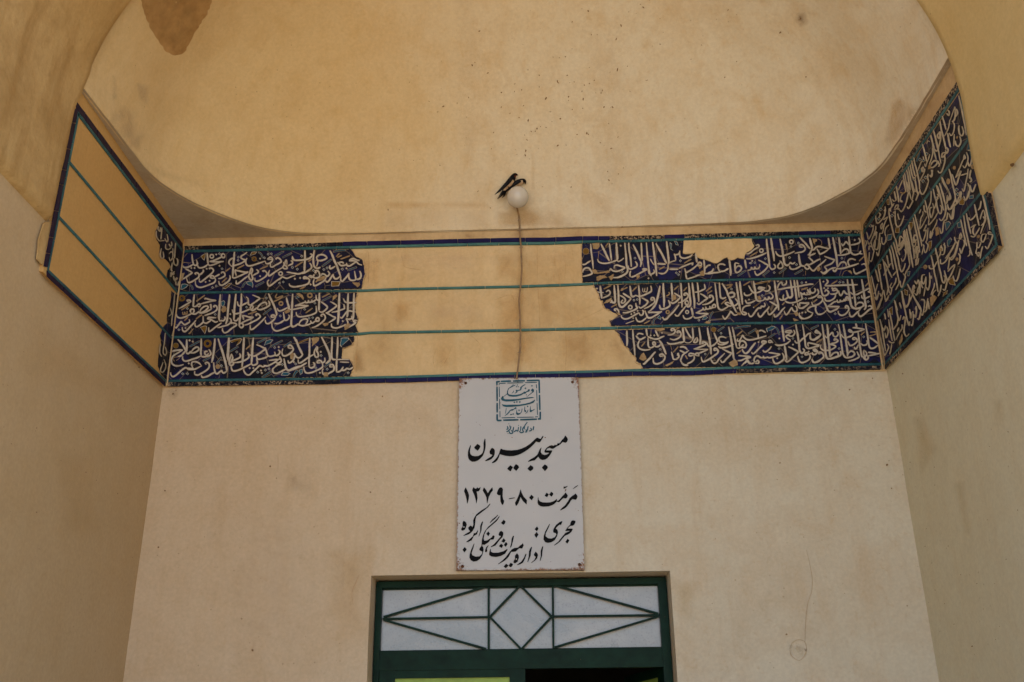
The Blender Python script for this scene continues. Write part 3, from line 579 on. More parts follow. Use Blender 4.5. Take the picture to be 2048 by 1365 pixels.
TXT['M'] = """13,20 20,28 28,36 36,46 40,50|k6 39,22 42,35 45,45 44,52|44,52 41,60 36,66|20,46 13,45 13,40 20,40 25,45 27,52 20,58 10,60 0,62|k6 10,64 11,75 13,86 16,94 24,96|0,104 8,100 16,95|42,54 50,52 56,46 64,44 76,47 90,50|90,50 80,58 70,63 66,64 62,57 58,50|34,66 44,66 54,62|p 46,23 58,25 58,30 52,34 53,40 49,34|l 60,24 68,28 71,36 68,42|k5 88,22 90,34 92,46 92,50|k6 100,20 103,35 106,52 109,68 111,85 112,98|k5 116,20 118,36 120,52 121,64|k5 142,18 144,34 146,50 148,60|123,36 126,41 130,38 134,32 138,34 142,40|148,40 160,38 170,34 172,28 168,22|123,60 130,52 138,51 143,58 140,62|112,67 124,67 138,64 148,60 152,64 160,66 170,63 178,64|170,63 174,56|d 158,27|t 9,35 124,75 4,92|160,80 152,77 144,78 140,84 142,92 146,95|k5 112,103 126,102 140,98 154,94 168,89|114,98 120,88 128,85 134,88 136,95|176,92 184,90 188,95 190,102 182,107 172,112 162,116 157,112 155,102|b 170,82 184,69|p 139,108 146,107 150,112 151,118 146,114|l 138,107 130,110 126,118 124,122|25,96 27,100 32,104 38,100 36,95 30,92 26,95|30,90 38,92 48,87 58,81 67,77|36,72 42,78 48,84|44,66 38,70|78,70 88,74 100,78 104,80 98,88 88,93 78,97|82,78 74,86 64,94 56,102 50,108 44,106 40,100|p 58,98 66,98 68,104 62,110 58,106|78,98 84,106 80,112 74,114|68,110 78,116 90,106 98,102 108,100|k5 100,105 106,110 112,100|z 0,117 20,106|l 28,108 28,120"""
TXT['N'] = """k6 28,10 29,22 31,35 32,44|k3 20,26 28,28 37,28|44,26 50,22 54,25 55,30 50,36 42,40 34,43|b 38,18 57,9|d 19,17|k6 66,8 67,22 68,36 69,50 66,56 60,54 55,55|60,54 59,48|p 36,58 46,48 60,42 58,50 48,56|k6 76,8 77,22 78,36 78,50 80,62 84,67 90,67 98,60 106,52 112,45|k5 112,44 104,39 96,34 90,30|82,36 90,40 96,46 96,52 90,57 85,54 90,48|b 85,22 102,14|p 86,16 92,16 90,22 85,24|k6 109,10 111,24 113,36 118,39 124,36|k5 133,9 134,22 135,36 136,48 136,60|k5 124,35 132,38 142,37 154,32 164,27 168,22 166,10|b 116,24 127,13|k2 144,16 144,24 148,26 150,16|k2 150,25 155,26 157,14|t 120,49 129,47|141,42 150,47 158,52 154,60 146,66 138,70 133,66|174,48 167,48 168,42 174,43 177,50 175,56 166,63 158,68 148,72|k6 191,10 189,22 186,36 183,48 179,60 172,70 165,77|k5 200,10 202,30 203,48 203,60|190,62 192,70 198,73 206,70|k5 125,57 126,64 129,70 120,76 110,80 100,83 90,83|o 110,68 6|b 58,68 73,60|71,78 67,76 68,73 74,73 78,78 79,84|p 72,82 80,84 84,88 78,90|85,90 87,96 94,100 104,99 116,93 128,86 134,83|134,84 138,90 144,88 146,80 143,76|d 121,83 130,78 113,87 118,98|k5 165,77 160,82 172,82 185,82 196,80|k5 196,80 186,86 176,92 166,97 158,96 154,88 150,78|155,96 148,102 140,107 132,107 127,102 125,95|b 148,113 163,105|k2 98,113 120,105|h 184,96 190,91 194,96 192,101|z 180,97 174,104 172,115"""
TXT['O'] = """k6 9,9 9,25 10,42 11,58 11,74|k6 31,9 32,22 33,36 34,48 34,58|b 24,34 26,38 22,42 18,44|k5 23,56 26,62 27,70 20,76 10,80 2,80 -2,74|k5 39,36 48,42 55,47 50,54 42,61 34,64 29,60|p 34,40 44,42 45,52 38,56 34,54|k5 57,9 58,25 59,42 60,58 60,75|72,41 66,42 67,37 73,37 77,43 74,50 66,56 58,61 50,63|k6 78,9 80,25 81,42 83,58 83,68 79,73 74,72 71,66|78,62 76,68 70,66 69,60 74,57 78,62|72,70 64,80 56,90 50,98 44,98 41,94|k5 52,68 44,78 36,88 26,98 18,107 11,108 7,102|k6 88,8 90,25 92,42 94,58 94,78|k5 102,8 104,25 105,42 106,60|121,12 123,20 122,25 114,29 104,33 95,34|k5 110,38 118,42 126,48 130,50 122,56 114,62 106,67 101,63|k5 139,47 135,48 136,43 141,43 145,48 145,55 138,61 128,66 116,68|b 126,31 141,19|b 130,37 142,30|b 39,27 50,17|b 65,30 73,21|150,75 143,76 144,70 149,67 152,72 150,76|144,75 138,78 136,72|138,78 128,80 125,74|128,79 120,82 117,76|118,80 110,85 100,90|98,90 112,92 132,92|132,93 120,98 108,103 96,104 92,100|k6 85,76 88,86 90,98|90,99 82,105 72,107 66,104 63,97|o 74,88 5|ob 21,88 5|h 116,108 120,102 126,101 130,104 124,107|t 106,110 135,112|p 120,118 128,112 138,116 136,120|z 145,88 139,96 136,106|k5 150,9 152,25 154,42 156,58 158,72 162,80 170,82 180,77 190,70|k5 162,8 163,22 164,36 166,48 172,51 180,48|k6 170,10 176,20 182,30 186,42 190,50 194,62 200,72 204,80|186,42 190,36 198,34 203,40 202,46 194,48 186,46|b 183,15 190,14 197,13 190,20 181,24|t 195,25|190,64 184,62 178,64 184,69 192,72 196,68 190,64|b 168,66 181,54|171,98 174,104 178,107 184,101 190,92 194,87 198,92 204,97"""
TXT['P'] = """k6 17,14 19,28 21,42 23,56 25,70 27,84 29,92|k6 27,11 28,25 30,40 32,55 34,74|29,92 34,100 40,102 45,99 38,95 32,94|34,92 36,84 42,79 50,77 56,76|b 37,22 54,12|51,23 55,30 60,38 65,42 70,43|60,43 54,48 46,50 40,47 39,42|k6 64,10 66,22 69,36 70,50 72,60 78,65 86,64|70,43 80,40 88,35 94,31|96,29 88,28 80,27 78,31 88,32 92,35|93,36 100,38 107,35 109,28 105,22|g 69,16 85,13 104,10 104,13 86,16 70,19|p 104,10 113,7 110,12 106,16|112,44 117,50 116,56 110,59 106,54 104,60 98,60 96,56 92,62 86,64|70,63 62,67 54,70 46,70 42,62|p 74,52 82,50 86,60 78,62|t 88,50 109,42|d 52,61|g 64,80 80,70 83,70 66,83|k5 94,70 96,76 92,80 86,79 84,84 78,84 72,90 66,98 60,106 54,106 50,98|k5 107,80 102,88 94,96 88,104 82,108 77,102 77,97|k5 108,66 116,70 124,75 129,79 124,86 118,94 110,101 105,100 103,92|k6 121,9 123,22 125,38 127,52 130,66 132,78 133,90|154,9 154,16 150,20 144,21 141,14 136,16 132,22 130,30|k5 130,33 142,32 155,29 170,27 190,24 205,22|d 131,11 172,75 21,84|k6 165,8 167,22 169,38 170,50 166,55 160,54 157,46 154,36|160,54 154,58 148,61 140,62 135,58|146,60 145,53 147,48|k6 175,8 177,22 179,38 181,52 183,68|k5 183,8 185,22 187,38 189,55|t 196,15|b 196,34 205,30|150,64 156,68 166,70 178,68 190,63 200,58|194,42 195,50 197,58|194,44 200,46 205,44|k5 150,82 142,90 136,98 128,106 122,107 120,100|148,92 150,98 154,102 160,96 166,86 169,84 172,90 178,94 183,90 182,82 178,78|b 143,75 149,69|b 136,114 143,104|184,70 186,78 190,84 198,83 205,79|191,79 190,71 198,70 205,70|190,97 189,104 194,112 205,113|p 174,98 184,94 188,104 180,106|p 172,112 180,114 188,118 176,120|0,44 8,42 13,46 10,52 0,55|k5 1,60 6,70 12,84 18,96|0,92 6,97 12,103 20,102|p 19,96 30,96 29,103 20,102|14,58 20,64 22,70 16,76 10,78"""
TXT['Q'] = """k5 52,12 54,25 56,38 58,48 62,55 70,54 76,48 73,42 68,40 66,45|70,12 74,18 71,23 66,28|k5 66,29 80,29 100,28 125,27 152,26|d 62,18 64,35 74,35 85,35 138,61 16,20 6,100 15,99|t 105,20 114,20 155,61 93,103 180,71 5,21 15,63|b 83,25 98,16|k6 125,12 127,28 129,42 131,56 133,70 136,82 142,88 152,89 162,86 168,80|k6 137,12 140,28 142,42 144,56 146,70 147,84|k6 163,12 166,28 168,42 170,56 172,70 174,85 170,92|102,42 104,50 108,55 112,50 116,43 120,48 126,51 133,48|133,46 140,51 150,52 160,47 170,42 180,37 186,35|b 173,30 182,20|148,80 154,74 162,73 167,76 168,82 160,86|98,40 88,42 87,38 93,36 98,40 99,46 94,50 84,51 80,50|94,50 93,58 88,64 78,69 68,68 65,60|126,62 120,65 124,58 128,62 127,68|124,66 118,68 116,64|116,69 108,70 106,66|108,71 100,72 98,66|98,70 90,72 82,78 76,82 72,84|74,84 86,84 98,84 104,84|k5 104,84 98,90 88,95 80,98 74,94 70,84 66,76 62,69|70,94 64,100 56,104 48,104 43,98 41,90 42,84 38,83 30,84 22,89 20,94 26,98 34,101|34,101 30,108 22,113 12,116 4,114 0,108|126,88 120,87 122,82 127,84 129,92 124,100 116,106 108,107 102,102 101,96|160,90 154,97 146,104 140,110 134,110 131,104 131,98|k5 180,84 184,82 190,84 190,88 182,93 174,100 166,107 160,110 155,106 155,100|180,44 186,46 184,38|163,54 164,60 170,63 178,60 186,56|1,46 4,54 6,62 2,66|2,48 8,52 12,47|12,52 20,52 18,46|20,52 28,50 26,43|20,38 24,46 30,48|26,36 27,44 32,48 38,46 41,40 38,36|46,38 49,44 48,50 42,56 32,61 22,63|58,60 48,60 50,56 56,57 60,64 58,70 50,77 40,81 34,80 31,72|b 36,72 45,65|24,74 12,75 0,74|24,76 16,82 8,88 0,88|0,29 14,27 25,25 35,25|b 4,40 20,34"""
TXT['R'] = """k6 46,16 46,30 47,44 46,58|k5 62,12 63,28 64,42 66,56 67,70 68,84|91,26 84,24 78,24 74,28|k5 71,30 76,36 82,40 90,37 97,33|k5 82,40 78,48 76,56 80,64 88,68 98,69 110,67|b 86,59 95,48|k5 99,10 100,20 102,30|104,36 104,48 105,58 110,63 118,60 120,56|122,55 118,54 117,49 121,47 124,52 122,58|122,59 128,60 134,58 138,54|k5 103,32 112,36 122,39 132,38 140,34 148,31|k5 124,15 128,24 132,32|k6 134,42 140,50 145,60 149,70 153,80|k5 148,84 138,86 136,82 142,80 148,84 150,90 146,98 138,104 128,107 120,104 118,96 118,91|k6 124,74 118,80 110,90 102,98 94,106 90,107|p 86,80 92,76 98,86 100,94 92,98 84,96 80,92|d 111,29 121,29 142,22|t 137,67|176,14 168,16 168,11 174,11 178,16 176,22 168,27 158,28|192,20 184,22 184,18 189,17 194,24 192,32 184,38 174,41 164,38|b 180,13 190,7|156,48 162,52 174,52 188,49 200,46|k6 198,8 200,22 202,36 203,44|l 165,54 169,70|168,74 171,86 174,94 184,94|184,84 186,78 188,88 182,92|b 173,75 186,60|p 150,110 164,104 176,98 170,106 156,114|p 126,10 148,8 150,14 130,18 122,14"""
TXT['S'] = """k6 8,8 9,22 10,34 11,44|0,50 6,48 12,45|k2 12,46 18,49 26,49 30,46 35,42|k5 14,8 20,20 26,30 31,36|k5 34,8 35,20 36,32 34,42|46,34 48,42 44,48 38,47 40,42 44,36|k5 52,8 54,22 56,36 55,48 55,54|k5 58,52 64,50 60,48 66,47 72,51 66,56 56,60 46,64 38,66|k3 38,66 50,67 64,67 76,67|76,67 66,72 56,76 48,79|48,84 42,82 44,78 50,78 51,84 46,84|40,80 36,79 28,78 24,82 28,85 36,83|38,82 39,92 34,99 26,104 20,106|k5 20,68 14,62 8,60 0,61|24,70 16,76 8,82 4,90 2,98 6,104|0,70 8,74 14,77|k6 4,104 12,110 22,110|b 15,84 20,93|k6 75,8 77,22 80,36 82,50 84,66 85,80|k5 74,50 78,58 86,58 94,54 100,48|k5 93,22 98,34 102,44 100,48|126,36 118,33 110,33 106,38 108,46 114,49 124,49 132,46|103,50 108,54 118,54 128,50 132,46|gf 92,13 6|z 104,17 120,6|t 112,23 69,80|k5 102,68 94,70 94,65 100,65 104,72 102,78 94,84 84,91 74,97 64,101 60,97 58,88|k6 133,6 136,20 139,36 141,48 143,62 145,78 147,92 152,98|k5 143,6 146,20 149,34 152,48 155,62|k5 105,59 112,63 124,62 136,58 146,53|k5 155,62 160,64 168,61 178,62 181,55 178,48 172,44 165,46 162,54 164,60|174,54 168,58|k5 116,66 124,70 134,75 140,78 134,86 126,94 120,101 114,102 111,96|122,78 114,86 106,94 100,103 92,105 86,98 84,92|p 133,104 145,96 156,98 158,110 145,116 138,112|160,84 172,85 190,86|190,87 178,92 168,97 158,98|168,112 174,106 180,100 184,96 186,102 192,106 200,104|k5 204,50 198,58 192,66 186,74 178,78 172,72 170,66|b 156,29 170,17|b 155,79 167,70|z 150,10 170,5 190,4|z 187,24 205,14|158,38 156,43 162,44 168,34 171,29 174,33 180,39 190,42 204,40"""
TXT['T'] = """k5 0,45 10,48 22,47 34,44 46,41 58,37|36,44 36,36 34,28|38,24 44,22 50,24 56,28|p 28,24 36,20 38,28 34,34|z 10,31 30,18|z 0,12 14,10|h 59,17 66,15 72,11 80,12 82,15 74,20 66,22 62,26|z 84,14 90,22 94,34|z 65,42 82,31|k5 57,54 48,57 46,53 52,51 58,54 50,60 42,68 34,76 28,82 22,86 18,82|k5 29,56 24,62 18,70 12,78 4,85 0,85|75,54 66,55 65,51 70,50 76,56|72,66 66,74 58,80 52,80 49,76|d 37,54 94,44 131,61 88,98 174,80|t 93,72 131,44 156,94|k6 101,8 103,22 105,36 107,52|k5 82,60 90,63 102,62 114,58 124,50|127,26 118,28 110,26 116,23 126,23 129,28|126,28 118,34 112,38 116,44 124,48|116,34 124,38 132,36 136,28 133,21|k6 108,63 110,75 112,88 114,104|k5 119,67 128,71 138,76 145,81 138,89 130,96 122,104 114,108 109,102|k6 139,6 141,20 144,34 146,48 148,62 149,76 154,84 160,82 162,76 158,72|k5 157,6 160,22 162,38 164,52 166,66 172,71 182,70 192,66 203,62|203,61 192,60 180,57 172,57 173,66|k5 136,50 140,56 148,54 156,46 164,40 172,32 180,29|204,28 194,28 194,22 198,24 204,32|k5 204,36 196,42 188,47 180,46 178,38 178,30|z 182,18 200,9|65,83 76,84 86,86 96,87|96,88 86,92 76,95 66,97 60,94|60,96 52,97 50,92|50,97 42,96 36,92 30,93 26,98 25,106 30,108|30,110 34,104 38,108 36,112 28,112|26,110 18,113 12,110 8,104|0,112 6,106 10,104|k5 102,84 106,92 106,100 100,106 90,112 82,112 77,104 76,98|0,93 10,94 16,95|0,100 8,98 16,96|k5 144,92 146,100 150,108 158,110 168,106 176,100 178,93 176,88|176,87 166,89 164,85 170,83 176,87 180,84|182,84 186,88 192,88 197,82|198,80 190,79 187,75 192,73 197,78|183,100 186,107 192,110 205,106"""
TXT['U'] = """k6 32,12 34,25 36,40 38,55 40,70 41,85 43,97 48,103 58,102 70,98 80,94 82,88 80,83|k6 45,12 47,25 48,40 49,55 51,70 52,85 53,98|40,42 44,47 50,42 56,36 60,34 62,42 68,45 74,40 74,34 71,31|k5 75,12 78,25 80,40 82,55 84,70 86,85 90,95 96,100 106,99 114,96 118,90 114,84 108,83 102,88 99,96|k6 88,12 90,25 93,40 95,55 97,70 99,85 99,96|22,36 14,34 15,30 20,30 26,36 28,40 22,47 12,53 4,52 1,44|b 18,60 34,50|z 3,24 22,15|72,52 64,54 66,50 74,55 68,60 58,63 52,65 60,66 68,70 62,76 52,80 42,81 34,80 28,74 29,66|113,21 120,21 132,23 144,25|144,26 134,29 122,32 112,33 103,30 104,26 110,30 114,36 110,42 100,46 92,48 86,44 83,38|k5 121,10 124,20|k5 127,32 129,48 131,62 133,75 135,88 138,97 146,98|143,80 142,90 146,96 150,90 146,82|146,98 146,104 152,104 154,98 150,94|140,98 146,105 152,105|154,95 166,93 178,90 185,89|154,86 164,87 176,89|124,84 128,92 130,98 122,103 112,107 102,109|120,52 114,52 114,48 120,48 125,54 122,60 114,66 106,68 102,62 100,57|k5 147,10 149,24 152,40 154,55 156,68 160,75 168,75 176,70 182,65|k5 182,64 174,58 166,52 158,47|150,55 152,60 148,66 140,67 134,62|128,66 124,74 120,77 117,72|b 135,40 144,32|t 142,45 66,25 77,76|b 160,33 172,32 178,35 168,40 157,43|54,98 60,90 68,86 74,88 75,96|0,62 12,64 24,68 12,72 0,75|30,88 24,90 24,86 30,86 35,92 36,98 30,104 20,110 10,113 6,108 5,104|6,86 10,92 16,90 20,84 16,80 10,80 8,77"""
TXT['V1'] = """70,38 74,55 78,75 82,95 84,110|76,94 79,104 76,111 72,108 70,98 71,92|72,112 74,122 70,130 65,127 64,120|63,58 64,72 62,82 58,86|66,62 68,70 65,76|k3 58,84 62,90 62,98 60,106 56,111 53,106|k2 55,82 63,58|50,64 53,68 52,74 48,70|40,75 44,88 47,100|k3 54,82 52,95 48,105 44,112|36,84 38,98 41,110 44,122 47,136|50,106 52,118 55,132|24,100 27,112 30,125 33,138|33,108 36,104 37,112 34,116 31,112|k3 38,114 36,124 32,136|19,110 22,122 26,136|4,128 8,138|k3 62,108 61,130|b 66,115 68,112 67,116|k2 12,126 14,120 17,122"""
TXT['V2'] = """63,28 66,40 69,52 71,62|79,10 82,22 84,36 87,48 90,58|85,2 88,14 91,26 94,36 90,42 87,38|k3 99,12 97,24 94,36|k3 94,38 96,52 99,66|101,2 104,14 107,28 109,36|95,6 97,12 94,16 92,11 95,6|110,34 113,40 110,46 108,40|109,44 102,46 101,54 106,50 108,44|106,50 107,60 104,72 100,82 96,84 93,80|113,16 116,28|k3 82,36 83,46 80,58 76,68|k3 77,48 75,56 71,66 69,72 67,66|k5 78,72 82,64 88,60 92,64 88,70 82,74 78,72|92,60 96,68 94,72|46,54 48,66 51,76 54,90 57,104 57,116|42,60 44,72 47,84 48,90|39,68 41,80 44,92 48,94 51,88|35,72 38,86 40,98 43,112 46,124|32,78 35,92 37,106 39,118|k3 28,84 30,96 32,110 34,122|k3 25,88 27,100 29,112 30,120|48,94 50,106 52,118 54,126|k3 64,52 65,58 60,64 57,72 53,82|64,72 66,78 63,82 62,76 64,72|k3 68,76 66,84 62,92 58,100|75,100 72,110 68,120 63,126 59,122 58,116|74,86 73,94 75,100|80,78 82,86 80,92 77,88|83,78 80,92|57,120 53,130 50,138|k3 50,112 50,120 46,122 43,136|100,92 104,104 110,114 117,126|90,108 93,118 97,130 100,138|96,104 99,114 103,126 106,138|k3 84,116 86,126 90,138|ob 113,102 4|12,110 14,122 16,138|8,120 10,130 12,138|k3 24,98 20,108 16,118|b 20,122 26,124 30,120|t 71,47 64,100 69,93 58,58 65,60 47,96|p 74,70 79,68 79,76 74,77|z 52,62 58,44|z 57,86 61,76"""
TXT['V3'] = """k3 94,2 97,14 99,24|k3 101,4 104,18 107,30 109,38|k3 110,2 113,14 116,22|80,12 82,22 84,34 85,44|67,32 70,42 72,52|k3 77,30 80,38 76,42 72,38|70,62 68,58 72,52 76,46|k3 97,24 92,28 89,34 88,40 90,44|90,40 92,44|104,24 102,34 99,46 95,56 90,62 86,58|110,38 112,42 108,50 104,56 101,52|76,58 82,56 84,50 80,50 77,56|86,56 83,58|78,60 78,72 79,84 82,91 88,89 93,78 95,70|k3 83,66 84,72 86,78|66,56 66,66 68,78 71,90 74,102 77,114|66,56 70,58|58,52 59,60 56,72 50,80 44,85 41,80 40,70|46,64 49,68 46,74|k3 64,72 58,76 55,78|k3 64,72 58,84 55,96 53,104 48,104|k3 53,84 54,90 51,96 50,90 53,84|48,104 47,116 46,126 43,136 38,134|k3 66,88 60,94 58,104 60,110|k3 60,110 60,118 56,126 52,122 52,112|k3 42,104 41,114 38,120 36,128 38,136|43,104 40,102 38,110|k3 36,88 34,100 30,110 26,116 24,108 22,102|k3 40,90 40,96 36,108 32,118 27,126 24,118|32,88 34,92|k3 20,118 22,124 18,134|104,90 107,104 110,116 112,122|96,98 98,110 98,120|k3 100,98 102,108 105,120 108,136|k3 94,100 96,110|k3 88,112 86,124 85,130 90,126 97,114|k3 86,136 94,126 98,118|113,112 116,118 112,124|k3 70,128 73,138|k3 75,122 78,136|k3 80,120 82,136|g 80,94 86,94 85,103 79,102|h 64,108 72,106 70,116 64,118|g 62,40 66,38 66,48 63,48|t 50,58 72,70 30,90 46,76|d 76,64 58,60"""
TXT['V4'] = """k3 66,32 69,42 67,52 63,60 59,56|k3 62,36 61,44 64,42 62,36|k3 62,42 58,50 55,58 52,64 49,72 46,78|46,78 52,72 56,66 52,78 49,88 46,91 43,82 40,72|34,62 37,72 39,82 41,92 44,104 46,114|77,36 75,48 72,57 69,52 68,46|k3 69,62 68,72 66,82 64,92 61,103 58,98|56,74 62,72 68,70|74,64 72,74 72,80|74,78 75,84 72,86|68,88 70,92 72,96 71,106 68,114 64,119 61,112|83,90 80,98 77,104 74,100 73,92|k3 54,104 53,110 57,108 55,103 56,112 53,120 49,126|69,28 76,29|ob 78,58 4|22,78 27,90 32,100 36,110 37,116 34,118 31,110|46,114 44,122 40,130 36,136 31,130|45,112 48,124|g 54,120 62,118 60,127 54,126|h 72,112 78,110 78,115 72,116|t 48,100 50,108 12,116|of 44,60 3|ob 33,84 4|z 68,28 72,14"""
TXT['V5'] = """82,2 86,14 89,26 92,40 95,50|88,2 91,14 95,28 98,40 98,54 95,64 90,70 86,66|74,8 77,22 80,32 82,44 85,54 89,56 91,46 88,40|k3 82,18 84,22 81,30 78,42 76,46 73,36|97,2 102,10 106,18|107,18 108,26 104,28 102,22 101,34 98,38|102,38 104,48 110,46 116,38|104,56 102,60 100,68 96,70 94,78 92,92 89,94 87,84|116,40 114,54 112,66 108,64 105,56|k3 70,12 70,24 69,34 66,42 63,50|k3 58,30 61,42 63,54 66,68|56,40 57,50 61,54|72,44 68,46 67,54 70,64 74,54 75,46|k3 66,68 65,78 70,74 78,64 83,54|k3 50,48 47,56|k3 54,52 54,58 50,66 49,76 48,86 54,78 62,62|k3 58,84 56,90 60,88 59,96 56,106 53,110 50,104|k3 61,78 58,86|k3 82,68 80,76 76,84 72,92 69,104 72,98 74,92|k3 69,90 68,104 72,98|k3 64,84 63,96 62,108 60,112 64,118 61,130 58,132 56,122|k3 54,116 56,120 54,128 52,136|38,58 41,70 44,82 47,96 50,108 52,120|35,64 38,78 41,92 44,106 46,120 48,132|26,78 29,92 32,106 34,118 38,120 41,112|41,100 38,98 36,106 38,112 42,106|18,88 20,100 23,112 25,124 27,136|22,86 24,100 27,114 29,128|16,94 18,106 20,118 22,134|k3 8,112 10,100 16,106|k3 8,118 14,110 19,102|k3 6,130 12,124 18,114|44,120 42,130 40,134 41,124 44,120|0,104 3,116 5,132|90,118 88,126 92,128 90,120|94,116 97,120 96,130|79,124 80,136|116,116 110,128 104,136|h 98,74 104,72 108,76 104,82 100,88|g 28,74 34,73 34,80 31,88 29,80|p 78,84 84,82 86,96 80,100|g 66,112 71,110 70,120 67,128|h 102,112 108,106 110,108 104,120"""
TXT['V6'] = """57,18 60,30 62,44 65,58|62,14 65,28 68,42 71,56 73,68 76,80|67,10 70,24 74,38 76,50 79,60 82,62 86,54 88,46|71,6 74,20 77,30|88,4 91,18 94,30 96,42 97,48|93,2 96,16 99,30 101,42 103,52|k3 75,20 82,10 87,2|76,10 80,6|k3 86,18 89,26 87,36 83,42 80,36|97,48 94,56 90,62 87,70|84,66 88,72 86,80 82,92 79,90 78,80|44,38 47,50 49,62 51,74 53,84 55,96 57,104|46,42 52,52 56,62 60,70 62,74|52,30 54,42 57,54|60,46 54,54 50,62 46,70|70,62 64,70|35,50 37,62 39,74 41,86 43,98|30,58 33,70 36,82|k3 22,70 25,84 28,96 30,106 33,116|k3 34,86 30,100 26,106|k3 36,100 34,112 32,118|38,104 42,110 45,98|k3 62,84 58,92 62,94 66,88|70,74 69,82 66,88|k3 62,94 60,104 58,108|k3 72,66 76,82 72,92 69,98|k3 46,98 48,110 50,118 56,108|k3 44,110 40,118 36,128 32,136|k3 54,96 52,108|81,100 83,112 85,124 88,134|92,86 97,96 102,106 108,118 114,130|106,90 102,96 103,104 106,98|k3 112,78 116,86 112,98 110,108 106,104|k3 96,108 97,118 92,128 88,132|k3 67,118 70,128 73,138|k3 77,122 80,134|k3 21,4 24,16 28,24|22,14 18,12 17,20|k3 30,2 28,16 26,26 22,42 19,40|k3 38,2 36,16 33,16|k3 40,6 38,18 36,28 34,31 32,24|k3 18,24 17,38 16,50|51,2 47,8|8,8 10,18|k3 103,14 105,28 105,38|k3 112,12 110,24 107,36 112,18|k3 114,36 112,46 109,48 108,38|g 36,49 40,48 40,56 37,58|g 87,97 92,100 92,108 88,106|h 93,63 97,62 95,70 93,70"""
TXT['V7'] = """k5 72,8 76,22 79,36 82,50 85,62 87,78|57,28 60,42 63,56 66,70|70,22 68,34 64,40|46,54 49,59 56,54 61,46|41,46 44,60 47,74 50,86|36,50 38,64 40,78 43,92 46,106 50,120 53,128|30,58 33,72 36,86 39,98 42,110|60,68 56,72 54,82 58,88 64,80 67,74|50,90 55,92 60,88|k3 50,74 58,68|k3 76,42 74,40 70,50 68,58|76,42 78,54 76,64 70,70|k3 74,52 76,56|k3 80,56 76,66 72,76 69,86|90,84 86,82 84,86 92,88 90,98 86,108 82,115 78,110|k3 78,86 72,88 70,98 74,102 78,94 80,86|k3 70,102 66,112 62,112 62,102|k3 62,112 60,124 66,122 65,130 61,124|k3 73,110 70,122 68,134|30,84 32,92 28,96 29,86|18,92 20,100 24,104 27,98|20,104 14,114 8,124 0,134|26,100 22,114 18,126 10,134|36,98 38,106 34,116 31,124 28,114|26,124 29,130 28,138|k3 48,118 48,126 44,130|of 65,91 3|8,4 9,16 6,20 4,12|20,20 16,28 12,36 7,38 4,30|28,4 30,10 26,16 24,24|24,24 18,32|46,2 44,12 40,20 37,14|k3 5,44 4,52|k3 16,32 14,46 12,58 9,50|0,26 2,40|g 30,22 34,16 37,24 36,28|h 24,66 30,62 31,72 26,74|h 5,100 10,94 12,98 5,108"""
TXT['V8'] = """60,30 63,42 65,54 67,66 70,78 72,90 74,102|69,16 72,30 74,42 76,54 79,66 82,80 86,84 88,74 85,70|72,42 68,50 64,56 58,56 56,50|k3 79,20 78,28 75,34 73,42|ob 79,19 3|k3 86,6 87,18 85,28 80,29|108,4 102,16 96,28 90,40 84,46 79,46 78,38|114,4 110,20 106,32 100,39 96,34|k3 96,34 95,46 93,58|107,48 100,54 93,62|107,50 102,62 97,72 92,78 88,68 86,60|k3 86,84 90,78|92,78 90,88 87,98 83,96|80,88 78,100 74,110|117,56 114,70 110,80 105,78 103,70|117,40 113,48|k3 67,84 66,92 62,102 60,108|k3 70,98 64,104 62,116 60,122|p 58,112 66,108 72,112 64,126 60,130|48,68 43,70 42,80 46,86 50,74|40,80 42,90 45,94|k3 50,72 50,86 48,98 46,110|57,64 58,78 57,90 54,98 51,92|60,70 61,76|k3 36,78 37,86 37,98 34,106|28,80 32,86 34,80|k3 38,84 39,96 38,106|26,88 24,98 28,94 27,88|14,86 19,96 24,106 29,116 34,126 38,136|2,100 5,112 8,124 11,132 16,126 18,114 18,106|k3 26,102 22,112 18,122|k3 41,116 47,118 47,130|k3 54,114 52,126 50,134|31,130 30,136|k3 36,20 33,36 30,50 32,46|32,12 28,24 30,14|10,2 13,16 16,28 18,40|15,2 18,16 20,28 22,40 25,54|g 94,80 102,74 107,88 98,86|g 86,104 92,99 90,105 84,110|ob 49,53 4|of 111,38 3"""
TXT['V9'] = """47,10 50,22 52,34 55,46 57,50 60,40|62,2 64,14 67,26 70,40 73,52 76,60 77,52|k3 70,22 74,18 78,8|57,16 60,24|84,2 90,12 96,22 99,30 98,36 95,48 92,46|90,22 90,34 88,44 85,38|k3 77,28 78,38 79,46 80,34|k3 83,32 84,46 82,60 80,58|k3 100,10 106,12 105,26 102,40 99,36|111,14 110,28 106,34|113,12 115,28|k3 34,28 36,44|37,32 40,44 42,54 44,66|28,36 30,48|19,48 22,60 24,72 26,86 28,98 30,110|32,62 35,70 34,78 31,84 29,74|36,48 38,62 40,76 43,90|24,64 27,70 30,60|54,46 53,56 48,64 44,68 42,62|k3 44,68 46,80 48,90|66,42 63,48 68,44 68,54 66,66 67,76 71,81 76,76|k3 62,58 62,66 58,72 54,80 50,88|56,64 53,72|36,90 42,94 47,92|20,82 22,94 25,106 28,118 34,108 36,102 33,96|k3 42,96 40,108 38,116|9,4 12,10|24,4 20,16 16,26 12,30|36,4 30,14|g 38,28 43,24 43,38 40,36|p 56,94 62,76 64,86 58,100"""
